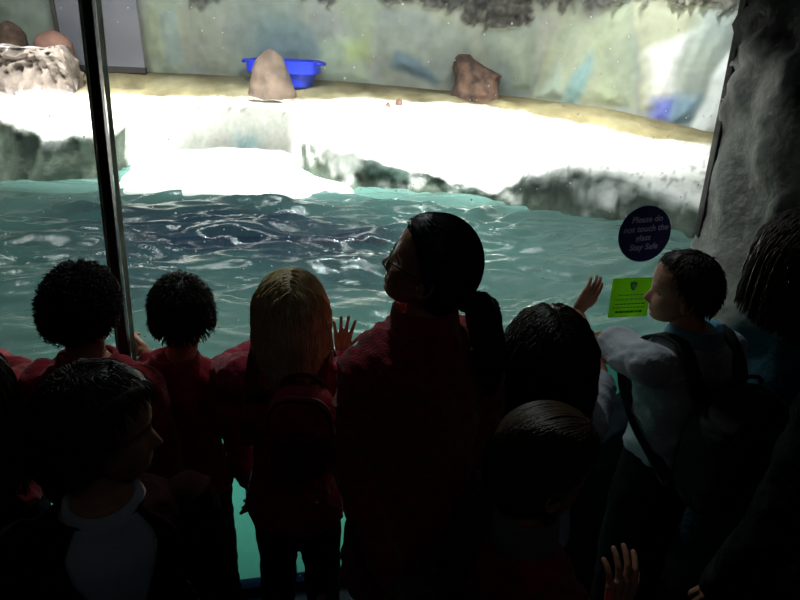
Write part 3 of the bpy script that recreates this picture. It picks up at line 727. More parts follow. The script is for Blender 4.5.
# ================================================================== PEOPLE
def rotz(a): return Matrix.Rotation(a, 3, 'Z')
FZ = [-.5, -.47, -.42, -.35, -.25, -.15, -.05, .05, .15, .25, .33, .40, .45, .485, .5]
FR = [.20, .295, .335, .35, .362, .358, .35, .378, .385, .37, .335, .28, .215, .12, .0]
BK = [.12, .02, -.05, -.16, -.30, -.41, -.455, -.475, -.475, -.44, -.38, -.30, -.215, -.12, .0]
HW = [.07, .14, .19, .235, .285, .31, .33, .345, .35, .335, .30, .245, .19, .11, .0]
def head_pt(z, a, fem=1.0):
    """point of the face/skull surface; unit head height; a = angle, pi/2 = straight ahead (+y)"""
    f = np.interp(z, FZ, FR); b = np.interp(z, FZ, BK); wv = np.interp(z, FZ, HW)
    mid = (f+b)/2; hd = (f-b)/2; x = wv*cos(a); y = mid+hd*sin(a)
    if sin(a) > 0 and z > -.5:
        e = lambda x0, z0, sx, sz: exp(-((abs(x)-x0)/sx)**2-((z-z0)/sz)**2)
        y += float(np.interp(z, [-.27, -.235, -.205, -.17, -.10, -.03, .03], [0, .05, .105, .10, .06, .022, 0]))*exp(-(x/.052)**2)
        y += .02*e(.06, -.215, .03, .03)                                  # nostrils
        y -= .036*e(.145, -.045, .07, .055); y += .012*e(.13, .045, .10, .03)   # eye sockets, brows
        y += .012*e(.145, -.05, .045, .025)
        y += .024*exp(-(x/.11)**2)*(exp(-((z+.300)/.017)**2)+.9*exp(-((z+.345)/.02)**2)); y -= .012*exp(-(x/.12)**2)*exp(-((z+.323)/.007)**2)
        y -= .012*exp(-(x/.1)**2)*exp(-((z+.385)/.02)**2); y += .02*exp(-(x/.09)**2)*exp(-((z+.44)/.035)**2)
        y += .012*e(.17, -.2, .08, .08)
    return Vector((x, y, z))
def smoothz(n=46):
    z = [-.5+.5*(1-cos(pi*k/n)) for k in range(n+1)]; return z
def add_head(bm, M, hh):
    seg = 84; zs = [-.4995+.998*(k/62) for k in range(63)]; rings = []
    for z in zs: rings.append([bm.verts.new(M @ (head_pt(z, 2*pi*k/seg)*hh)) for k in range(seg)])
    for i in range(len(rings)-1):
        for k in range(seg): bm.faces.new((rings[i][k], rings[i][(k+1) % seg], rings[i+1][(k+1) % seg], rings[i+1][k]))
    bm.faces.new(rings[0][::-1]); bm.faces.new(rings[-1])
    for s in (-1, 1):      # ears: rim, lobe and hollow
        n = 18; c = Vector((s*.335, -.06, -.10)); out = []
        for i in range(n):
            a = 2*pi*i/n; r1 = .115 if sin(a) > 0 else .10
            out.append(Vector((0, cos(a)*.062+sin(a)*-.018, sin(a)*r1)))
        for f_, dx in ((1., .035),):
            pts = [c + o_ + Vector((s*(.045+.02*(-cos(2*pi*i/n))), -.01, 0)) for i, o_ in enumerate(out)]
        tube(bm, [M @ (p*hh) for p in pts]+[M @ (pts[0]*hh)], .013*hh/.2*.2 if False else .016*hh, 8)
        ball(bm, M @ ((c+Vector((s*.028, 0, -.005)))*hh), (.026*hh, .055*hh, .10*hh), M.to_3x3() @ Matrix.Rotation(s*-.25, 3, 'Z'), 14)
        ball(bm, M @ ((c+Vector((s*.038, .012, -.095)))*hh), (.018*hh, .03*hh, .032*hh), M.to_3x3(), 10)

def finger(bm, p, d, n, lens, curls, r):
    """d along the finger, n = palm side; curls bend towards n"""
    ax = d.cross(n).normalized()
    for i, (l, c) in enumerate(zip(lens, curls)):
        d = Matrix.Rotation(c, 3, ax) @ d; q = p + d*l
        capsule(bm, p, q, r*(1-.08*i), r*(1-.08*(i+1)), 10); p = q
    return p
def hand(bm, W, D, N_, side, L, curl=.35, spread=.10, thumb=.7, curls=None):
    """W wrist, D direction to the fingers, N_ out of the palm, side=+1/-1 picks the thumb side, L hand length"""
    D = D.normalized(); N_ = (N_-D*N_.dot(D)).normalized(); S = D.cross(N_)*side
    pl = L*.50; r = L*.052
    lens = [.40, .45, .42, .33]
    capsule(bm, W-D*L*.10, W+D*L*.12, L*.13, L*.13)
    for i in range(4):
        o_ = (1.5-i)*L*.118; k = W + S*o_ + D*(pl - (L*.03 if i == 0 else L*.05*(i == 3)))
        capsule(bm, W + S*o_*.6 + D*L*.08, k, r*1.35, r*1.25, 10)
        c = curl if curls is None else curls[i]; dd = (D + S*(1.5-i)*spread).normalized(); l = lens[i]*L
        finger(bm, k, dd, N_, [l*.46, l*.31, l*.23], [c*.8, c, c*.7], r)
    t0 = W + S*L*.13 + D*L*.14 + N_*L*.03
    td = (D*.75+S*thumb+N_*.15).normalized()
    capsule(bm, W+D*L*.08+S*L*.05, t0, r*1.3, r*1.4, 10)
    finger(bm, t0, td, (N_-S*.5).normalized(), [L*.2, L*.16, L*.12], [.0, .15+curl*.3, .15+curl*.3], r*1.1)

skin = mat('skin', srgb(205, 150, 122), .55, srgb(186, 126, 104), 12, .1, 80, spec=.35)
redjumper = mat('red_school_jumper', srgb(172, 30, 50), .9, srgb(136, 18, 36), 30, .35, 160, spec=.15, sheen=.2)
pinkcoat = mat('crimson_coat', srgb(188, 34, 70), .75, srgb(150, 22, 52), 22, .35, 90, spec=.25, sheen=.2)
redfleece = mat('red_fleece', srgb(186, 40, 56), .95, srgb(142, 26, 42), 40, .5, 220, spec=.1, sheen=.4)
whiteshirt = mat('white_polo', srgb(212, 214, 224), .85, srgb(190, 194, 206), 14, .25, 120, spec=.2)
bluecollar = mat('pale_blue_collar', srgb(120, 186, 216), .85, srgb(100, 164, 198), 14, .2, 120)
blackcl = mat('black_cloth', srgb(26, 26, 30), .95, srgb(16, 16, 20), 20, .3, 120, spec=.15)
greycl = mat('charcoal_trousers', srgb(34, 34, 40), .9, srgb(22, 22, 27), 18, .3, 120, spec=.15)
darkred = mat('dark_maroon_blazer', srgb(58, 14, 22), .9, srgb(38, 9, 15), 18, .3, 120, spec=.15)
shoe_m = mat('black_shoe', srgb(20, 19, 20), .4, srgb(12, 12, 13), 10)
hair_black = mat('black_hair', srgb(30, 24, 20), .5, srgb(18, 14, 12), 30, spec=.4)
hair_dark = mat('dark_brown_hair', srgb(46, 32, 24), .5, srgb(28, 20, 16), 30, spec=.4)
hair_brown = mat('brown_hair', srgb(84, 60, 42), .5, srgb(56, 40, 28), 30, spec=.4)
hair_blond = mat('blonde_hair', srgb(226, 204, 158), .5, srgb(196, 168, 118), 30, spec=.4)
eye_w = mat('eye_white', srgb(170, 164, 156), .3); eye_d = mat('eye_dark', srgb(40, 28, 20), .15)

class Body: pass
def strands(name, roots, dirs, M, hh, length, steps, r, m, parent, shift, grav=1.0, curl=0., tie=None, tielen=0, colliders=(), seed=1, clump=.0, shrink=.35, inertia=.55, lift=.02, wob=.15):
    """marches every strand over the head; roots/dirs in head space (unit head)"""
    g = np.random.default_rng(seed); n = len(roots)
    R3 = np.array(M.to_3x3()); T = np.array(M.translation)
    P = roots@R3.T*hh + T; Dv = dirs@R3.T; Dv /= np.linalg.norm(Dv, axis=1)[:, None]
    if not hasattr(length, '__len__'): length = np.full(n, length)
    st = length/steps; path = [P.copy()]
    c0 = np.array([0, -.05, .02]); rad = np.array([.36, .435, .49])*(1+lift)
    ph = g.uniform(0, 2*pi, n); fr = g.uniform(.8, 1.3, n)
    wn = g.normal(0, 1, (n, 3))
    tieW = None if tie is None else np.array(tie)
    for k in range(steps):
        if tieW is not None:
            to = tieW - P; dist = np.linalg.norm(to, axis=1)[:, None]; want = to/(dist+1e-6)
            Dv = Dv*(inertia)+want*(1-inertia)
        else:
            Dv = Dv*inertia + np.array([0, 0, -1.])*(1-inertia)*grav
        Dv = Dv + wn*wob*.25*np.sin(k*.9+ph)[:, None]
        Dv /= np.linalg.norm(Dv, axis=1)[:, None]+1e-9
        s_ = st[:, None]
        if tieW is not None: s_ = np.minimum(s_, dist)
        P = P + Dv*s_
        q = ((P-T)@R3)/hh - c0; e = np.linalg.norm(q/rad, axis=1); ins = e < 1
        q = np.where(ins[:, None], q/np.maximum(e, .05)[:, None], q); P = (q+c0)*hh@R3.T+T
        for (cc, rr_) in colliders:
            q = (P-np.array(cc))/np.array(rr_); e = np.linalg.norm(q, axis=1); ins = e < 1
            q = np.where(ins[:, None], q/np.maximum(e, .05)[:, None], q); P = q*np.array(rr_)+np.array(cc)
        path.append(P.copy())
    A = np.stack(path, 1)            # n, steps+1, 3
    K = A.shape[1]
    if curl:
        t = np.arange(K)[None, :]; ramp = np.minimum(1, t/ (K*.5)); wv = 2*pi*fr[:, None]*t/ (K/ (2.5+g.random((n, 1))))
        A[..., 0] += curl*ramp*np.sin(wv+ph[:, None]); A[..., 1] += curl*ramp*np.cos(wv+ph[:, None]); A[..., 2] += curl*.6*ramp*np.sin(wv*1.3+ph[:, None])
    return tubes_mesh(name, A, r, m, parent, shift, shrink)
def tubes_mesh(name, A, r, m, parent, shift, shrink=.35):
    n, K, _ = A.shape
    Tn = np.gradient(A, axis=1); Tn /= np.linalg.norm(Tn, axis=2)[..., None]+1e-9
    up = np.array([.31, .77, .56]); B1 = np.cross(Tn, up); B1 /= np.linalg.norm(B1, axis=2)[..., None]+1e-9; B2 = np.cross(Tn, B1)
    rr_ = r*(1-(1-shrink)*np.linspace(0, 1, K)**2)[None, :, None]
    rings = [A + rr_*(B1*cos(a)+B2*sin(a)) for a in (0, 2.094, 4.189)]
    V = np.stack(rings, 2).reshape(-1, 3) - np.array(shift)
    base = (np.arange(n)[:, None]*K + np.arange(K-1)[None, :])[..., None]*3
    f = []
    for a in range(3):
        b = (a+1) % 3; f.append(np.concatenate([base+a, base+b, base+b+3, base+a+3], -1).reshape(-1, 4))
    Fc = np.concatenate(f); nf = len(Fc)
    me = bpy.data.meshes.new(name); me.vertices.add(len(V)); me.vertices.foreach_set('co', V.astype('f4').ravel())
    me.loops.add(nf*4); me.loops.foreach_set('vertex_index', Fc.astype('i4').ravel()); me.polygons.add(nf)
    me.polygons.foreach_set('loop_start', np.arange(0, nf*4, 4, dtype='i4')); me.polygons.foreach_set('loop_total', np.full(nf, 4, 'i4'))
    me.polygons.foreach_set('use_smooth', np.ones(nf, bool)); me.update()
    return link(name, me, m, parent)
def hairline(a, long_=False):
    """lowest scalp height for azimuth a (pi/2 = face)"""
    f = sin(a)
    return float(np.interp(f, [-1, -.5, -.1, .15, .3, .5, .75, 1], [-.30, -.26, -.16, -.02, .10, .22, .30, .31]))
def scalp(n, seed, low=0.):
    g = np.random.default_rng(seed); R_ = []; D_ = []
    while len(R_) < n:
        v = g.normal(size=3); v /= np.linalg.norm(v); z = v[2]*.5; a = atan2(v[1], v[0])
        if z < hairline(a)+low: continue
        p = head_pt(z*.985, a); q = head_pt(z*.985, a+.05); R_.append(tuple(p)); d = np.array((p.x/.36**2, (p.y+.05)/.44**2, p.z/.5**2)); D_.append(d/np.linalg.norm(d))
    return np.array(R_), np.array(D_)
def hair_cap(M, hh, thick, m, parent, shift, low=0., rough=.012, seed=0, back=0.):
    """solid under-layer of the hair, follows the skull"""
    seg = 72; rows = 34; bm = bmesh.new(); rings = []
    for i in range(rows+1):
        t = i/rows; ring = []
        for k in range(seg):
            a = 2*pi*k/seg; zl = hairline(a)+low; z = .5 - (.5-zl)*(t**1.25); z = min(z, .4995)
            p = head_pt(z, a) if z < .31 or True else None
            # suppress facial relief under the hair
            f = np.interp(z, FZ, FR); b_ = np.interp(z, FZ, BK); wv = np.interp(z, FZ, HW); p = Vector((wv*cos(a), (f+b_)/2+(f-b_)/2*sin(a), z))
            nn = Vector((p.x/.36**2, (p.y+.05)/.44**2, p.z/.5**2)).normalized()
            e = min(1, (1-t)*5) ; th = thick*(e**.6) - .012*(1-e)
            if sin(a) < 0: th *= 1+back*(-sin(a))*(1-abs(z))
            th += fbm((p.x*3+seed, p.y*3, p.z*3), 2.2, 4)*rough*min(1, e*1.5)
            ring.append(bm.verts.new(M @ ((p+nn*th)*hh)))
        rings.append(ring)
    for i in range(rows):
        for k in range(seg): bm.faces.new((rings[i][k], rings[i][(k+1) % seg], rings[i+1][(k+1) % seg], rings[i+1][k]))
    bmesh.ops.remove_doubles(bm, verts=bm.verts, dist=1e-6)
    return obj('hair', bm, m, parent, shift=shift)

def person(*a_, **k_): return _person(*a_, **k_)
def _person(label, head, hyaw, byaw, hh=.20, hpitch=0., hroll=0., height=None, base=None, sw=None, girth=1., top=redjumper, sleeve='long', legs=greycl, skirt=None,
           armL=None, armR=None, handL=None, handR=None, hem=None, topname='jumper', slope=.01, collar=None, collar_mat=None, disp=.007, low_neck=False, sleeve_mat=None, group=None, eyes=True, stance=0.):
    """head = centre of the head. yaw 0 faces away from the camera (+y), positive turns left. armX=(elbow, wrist); handX=(dir, palm normal, kwargs)"""
    B = Body(); H = Vector(head); top_z = H.z+hh*.5; h = height or top_z; B.hh = hh
    bx, by = base if base else (H.x, H.y-.03)
    root = thing('person', (bx, by, 0), label, 'person', group); B.root = root; sh = root.location.copy(); B.sh = sh
    Rb = rotz(byaw); X = Rb @ Vector((1, 0, 0)); Y = Rb @ Vector((0, 1, 0)); Zv = Vector((0, 0, 1)); B.X, B.Y = X, Y
    s = h/1.3; sw = (sw or .128)*s; c = Vector((bx, by, 0)); B.c = c; B.s = s
    nz = H.z-hh*.5+.005*s; shz = nz-.075*s; B.shz = shz
    hipz = h*.50; waz = h*.60; chz = (waz+shz)/2+.02
    nb = c + Zv*(nz-.02) ; B.nb = nb
    g = girth
    S = [(hipz-.07*s, .098, .078), (hipz, .103, .082), (waz, .090, .070), (chz, .108, .080), (shz-.04*s, .118, .078), (shz, .112, .062), (shz+.03*s, .075, .048), (shz+.055*s, .045, .042)]
    B.S = S
    def secs(off=0., z0=None, z1=None, flare=0.):
        out = []; zs_ = [q[0] for q in S]
        z0_ = z0 if z0 is not None else zs_[0]; z1_ = z1 if z1 is not None else zs_[-1]
        for i in range(25):
            z = z0_+(z1_-z0_)*i/24; wx = np.interp(z, zs_, [q[1] for q in S])*s*g; wy = np.interp(z, zs_, [q[2] for q in S])*s*g
            f = flare*max(0, (waz-z))
            out.append((c+Zv*z+Y*np.interp(z, [waz, shz], [0, .0]), X*(wx+off+f), Y*(wy+off+f*.8)))
        return out
    B.secs = secs
    def surf(z, a, off):       # point on the clothed torso
        zs_ = [q[0] for q in S]; wx = np.interp(z, zs_, [q[1] for q in S])*s*g+off; wy = np.interp(z, zs_, [q[2] for q in S])*s*g+off
        ca, sa = cos(a), sin(a); return c+Zv*z+X*wx*(abs(ca)**.85*(1 if ca > 0 else -1))+Y*wy*(abs(sa)**.85*(1 if sa > 0 else -1))
    B.surf = surf
    SL = c - X*sw + Zv*(shz-(.012+slope)*s); SR = c + X*sw + Zv*(shz-(.012+slope)*s)
    if armL is None: armL = (SL - X*.035*s - Zv*.235*s - Y*.01, SL - X*.04*s - Zv*.43*s + Y*.05*s)
    if armR is None: armR = (SR + X*.035*s - Zv*.235*s - Y*.01, SR + X*.04*s - Zv*.43*s + Y*.05*s)
    arms = ((SL, Vector(armL[0]), Vector(armL[1]), handL, -1), (SR, Vector(armR[0]), Vector(armR[1]), handR, 1)); B.arms = arms
    hipL = c-X*.058*s*g+Zv*(hipz-.03*s); hipR = c+X*.058*s*g+Zv*(hipz-.03*s)
    kz = h*.275; az = .055*s
    feet = []
    # --- body: torso, neck, limbs
    bm = bmesh.new(); loft(bm, secs()); ball(bm, SL, .042*s); ball(bm, SR, .042*s)
    for (S0, E, W_, hd, sd) in arms:
        capsule(bm, S0, E, .037*s*g, .030*s); capsule(bm, E, W_, .030*s, .020*s)
    legjs = []
    for hp, sd in ((hipL, -1), (hipR, 1)):
        k = hp + X*sd*(.004+stance*.5)*s + Y*.012*s; k.z = kz; a = hp + X*sd*(.006+stance)*s - Y*.01*s; a.z = az; legjs.append((hp, k, a))
        capsule(bm, hp, k, .062*s*g, .042*s); capsule(bm, k, a, .042*s, .026*s); capsule(bm, a+Vector((0, 0, -.02*s)), a+Y*.09*s-Zv*.03*s, .026*s, .022*s)
        ball(bm, k.lerp(a, .3)-Y*.01*s, (.042*s, .044*s, .07*s))
    B.legs = legjs
    Mh = Matrix.Translation(H) @ (rotz(hyaw) @ Matrix.Rotation(hpitch, 3, 'X') @ Matrix.Rotation(hroll, 3, 'Y')).to_4x4(); B.Mh = Mh
    np0 = c + Zv*(shz-.02); np1 = Mh @ (Vector((0, -.10, -.22))*hh)
    capsule(bm, np0, np0.lerp(np1, .5), .052*s, .042*s); capsule(bm, np0.lerp(np1, .5), np1, .042*s, .043*s)
    me = fuse(bm, .0075, 4); bm = bmesh.new(); bm.from_mesh(me); bpy.data.meshes.remove(me)
    hb = bmesh.new(); n_h = 0
    for (S0, E, W_, hd, sd) in arms:
        d = (W_-E).normalized()
        if hd is None: D, N_, kw = d, -X*sd, dict(curl=.45)
        else: D, N_, kw = hd
        capsule(hb, E.lerp(W_, .7), W_, .022*s, .019*s, 14)
        hand(hb, W_ + d*.008, Vector(D), Vector(N_), kw.pop('side', -sd), kw.pop('L', .72*hh), **kw); n_h += 1
    me = fuse(hb, .0026, 3); bm.from_mesh(me); bpy.data.meshes.remove(me)
    add_head(bm, Mh, hh)
    # neck blend under the jaw
    B.body = obj('body', bm, skin, root, shift=sh)
    if eyes:
        for sd in (-1, 1):
            # lids: upper fold of skin over the ball
            eb = bmesh.new(); ey = head_pt(-.05, atan2(sqrt(max(0, 1-(.142/float(np.interp(-.05, FZ, HW)))**2)), sd*.142/float(np.interp(-.05, FZ, HW)))).y; ball(eb, Mh @ (Vector((sd*.142, ey-.030, -.05))*hh), .040*hh, None, 16); e = obj('eye', eb, eye_w, B.body, shift=sh)
            ib = bmesh.new(); ball(ib, Mh @ (Vector((sd*.143, ey-.001, -.05))*hh), (.024*hh, .012*hh, .024*hh), Mh.to_3x3(), 12); obj('iris', ib, eye_d, B.body, shift=sh)
            bb = bmesh.new(); tube(bb, [Mh @ (Vector((sd*x, y, z))*hh) for x, y, z in ((.07, ey+.045, .025), (.13, ey+.038, .045), (.20, ey-.012, .030))], [.006*hh, .011*hh, .005*hh], 8); obj('eyebrow', bb, hair_dark, B.body, shift=sh)
    # --- top
    hemz = hem if hem is not None else hipz-.03*s
    bm = bmesh.new(); loft(bm, secs(.013*s, hemz, shz+.035*s, flare=.12))
    ball(bm, SL, .050*s); ball(bm, SR, .050*s)
    for (S0, E, W_, hd, sd) in arms:
        if sleeve == 'long':
            capsule(bm, S0, E, .052*s, .043*s); tube(bm, [E, E.lerp(W_, .5), E.lerp(W_, .93), W_.lerp(E, .03)], [.043*s, .039*s, .031*s, .030*s], 20); ball(bm, E, .043*s)
        else:
            q = S0.lerp(E, .80); tube(bm, [S0, S0.lerp(E, .5), q], [.050*s, .052*s, .056*s], 20)
    if not low_neck: capsule(bm, c+Zv*(shz-.02*s)-X*.02, c+Zv*(shz+.025*s)+X*.0, .056*s, .054*s)
    me = fuse(bm, .006, 4, disp*1.0, .07); me.transform(Matrix.Translation(-sh)); B.top = link(topname, me, top, root)
    # --- trousers / tights / skirt
    bm = bmesh.new(); tops = secs(.009*s, hipz-.075*s, waz-.01*s); loft(bm, tops)
    for hp, k, a in legjs:
        thin = .6 if legs is blackcl else 1.
        a2 = a + Zv*.0
        tube(bm, [hp, hp.lerp(k, .5), k, k.lerp(a2, .5), a2], [.072*s*g, .064*s*g, .050*s+.006*thin, .047*s+.006*thin, (.034+.012*thin)*s], 20); ball(bm, hp, .070*s*g)
    me = fuse(bm, .0075, 3, .004, .09); me.transform(Matrix.Translation(-sh)); B.trousers = link('tights' if skirt else 'trousers', me, legs, root)
    if skirt:
        bm = bmesh.new(); z1 = waz-.02; z0 = h*.34; rings = []; seg = 72
        for i in range(16):
            t = i/15; z = z1+(z0-z1)*t; r_ = (.105+.055*t)*s*g; ring = []
            for k in range(seg):
                a = 2*pi*k/seg; rr_ = r_*(1+.07*t*sin(a*14)); ring.append(bm.verts.new(c+Zv*z+X*rr_*cos(a)+Y*rr_*.82*sin(a)))
            rings.append(ring)
        for i in range(15):
            for k in range(seg): bm.faces.new((rings[i][k], rings[i][(k+1) % seg], rings[i+1][(k+1) % seg], rings[i+1][k]))
        o = obj('skirt', bm, skirt, root, shift=sh); md = o.modifiers.new('s', 'SOLIDIFY'); md.thickness = .004
    # --- shoes
    for hp, k, a in legjs:
        bm = bmesh.new(); f0 = a.copy(); f0.z = .030*s
        capsule(bm, f0-Y*.03*s, f0+Y*.03*s, .033*s, .036*s); capsule(bm, f0+Y*.03*s, f0+Y*.10*s-Zv*.004, .036*s, .028*s); capsule(bm, f0-Y*.02*s, f0-Y*.015*s+Zv*.035*s, .032*s, .033*s)
        sole = f0+Y*.03*s; sole.z = .008; box(bm, sole, (.062*s, .19*s, .016), Rb, .004)
        me = fuse(bm, .005, 2)
        lo = min(v.co.z for v in me.vertices); me.transform(Matrix.Translation(-sh-Vector((0, 0, lo)))); link('shoe', me, shoe_m, root)
    if collar:
        bm = bmesh.new(); seg = 40; rings = []
        for dr, dz in ((.0, -.012), (.004, .022), (.012, .026), (.024, -.008), (.020, -.012), (.009, .010)):
            rings.append([bm.verts.new(c+Zv*(shz+.035*s+dz*s*collar - .012*s*max(0, sin(2*pi*k/seg)))+X*(.052+dr)*s*cos(2*pi*k/seg)+Y*((.050+dr)*s*sin(2*pi*k/seg)+.006)) for k in range(seg)])
        for i in range(len(rings)-1):
            for k in range(seg): bm.faces.new((rings[i][k], rings[i][(k+1) % seg], rings[i+1][(k+1) % seg], rings[i+1][k]))
        o = obj('collar', bm, collar_mat or whiteshirt, root, shift=sh); md = o.modifiers.new('s', 'SOLIDIFY'); md.thickness = .002
    return B
def torso_coll(B, extra=.02):
    r = (.15*B.s+extra, .11*B.s+extra, .30*B.s); return ((B.c.x, B.c.y, B.shz-.26*B.s), r)
def short_hair(B, m, n=1500, L=.026, curl=0., low=0., thick=.05, seed=1, r=.0014, grav=.6, wob=.5, lift=.10, stand=.35):
    o = hair_cap(B.Mh, B.hh, thick, m, B.root, B.sh, low=low, seed=seed, rough=.02)
    R_, D_ = scalp(n, seed, low+.05); g = np.random.default_rng(seed)
    R_ = R_ + D_*thick*.85
    cr = np.array([0, -.18, .48]); tg = R_-cr; tg /= np.linalg.norm(tg, axis=1)[:, None]+1e-6; tg = tg - D_*(tg*D_).sum(1)[:, None]
    D2 = D_*stand+tg*(1-stand)+g.normal(0, .18+.2*stand, D_.shape)
    strands('hair_strands', R_, D2, B.Mh, B.hh, L*(.7+.6*g.random(n)), 7, r, m, o, B.sh, grav=grav, curl=curl, seed=seed, lift=lift, wob=wob, inertia=.75)
    return o
def long_hair(B, m, n=1500, L=.36, curl=0., thick=.05, seed=1, r=.0022, colliders=None, wob=.12, spread=1., lift=.16, back=0., under=True):
    o = hair_cap(B.Mh, B.hh, thick, m, B.root, B.sh, seed=seed, rough=.012, back=back)
    R_, D_ = scalp(n, seed, .0); g = np.random.default_rng(seed)
    R_ = R_ + D_*thick*.95; D2 = D_*.5*spread; D2[:, 0] += np.sign(R_[:, 0])*.7*(R_[:, 2] > .2); D2[:, 1] -= .15; D2 += g.normal(0, .12, D_.shape)
    strands('hair_strands', R_, D2, B.Mh, B.hh, (L+(R_[:, 2])*B.hh*.9)*(.78+.3*g.random(n)), 22, r, m, o, B.sh, curl=curl, seed=seed, colliders=[torso_coll(B)] if colliders is None else colliders, wob=wob, lift=lift, shrink=.3)
    return o
def pony_hair(B, m, tie, tail, n=1200, nt=380, thick=.045, seed=1, r=.0016, tr=.03, curl=.004):
    """tie in head space (unit head); tail = world points of the tail's centre line below the tie"""
    o = hair_cap(B.Mh, B.hh, thick, m, B.root, B.sh, seed=seed, rough=.008)
    T = B.Mh @ (Vector(tie)*B.hh); R_, D_ = scalp(n, seed, .0); R_ = R_+D_*thick*1.0; g = np.random.default_rng(seed)
    to = np.array(tie)-R_; D2 = D_*.25+to/np.linalg.norm(to, axis=1)[:, None]
    dist = np.linalg.norm(to, axis=1)*B.hh
    strands('hair_strands', R_, D2, B.Mh, B.hh, dist*1.5, 14, r, m, o, B.sh, tie=T, seed=seed, lift=thick/.40+.015, wob=.04, inertia=.6, shrink=.8)
    pts = [T]+[Vector(p) for p in tail]; K = 18; idx = np.linspace(0, len(pts)-1, K)
    cen = np.array([[np.interp(i, range(len(pts)), [p[a] for p in pts]) for a in range(3)] for i in idx])
    prof = np.interp(np.linspace(0, 1, K), [0, .06, .3, .7, 1], [.25, .6, 1., .8, .18])*tr
    off = g.normal(0, .55, (nt, 1, 3)); off /= np.maximum(1, np.linalg.norm(off, axis=2))[..., None]
    A = cen[None]+off*prof[None, :, None]; t = np.arange(K)[None, :]; ph = g.uniform(0, 6.28, (nt, 1))
    A[..., 0] += curl*np.sin(t*.9+ph)*np.minimum(1, t/5); A[..., 1] += curl*np.cos(t*.8+ph)*np.minimum(1, t/5)
    tubes_mesh('ponytail', A, r*1.25, m, o, B.sh)
    bm = bmesh.new(); tube(bm, [tuple(c_) for c_ in cen], [p*.72 for p in prof], 14); obj('ponytail_core', bm, m, o, shift=B.sh)
    return o, T
def P(px, py, y): return atY(px, py, y)

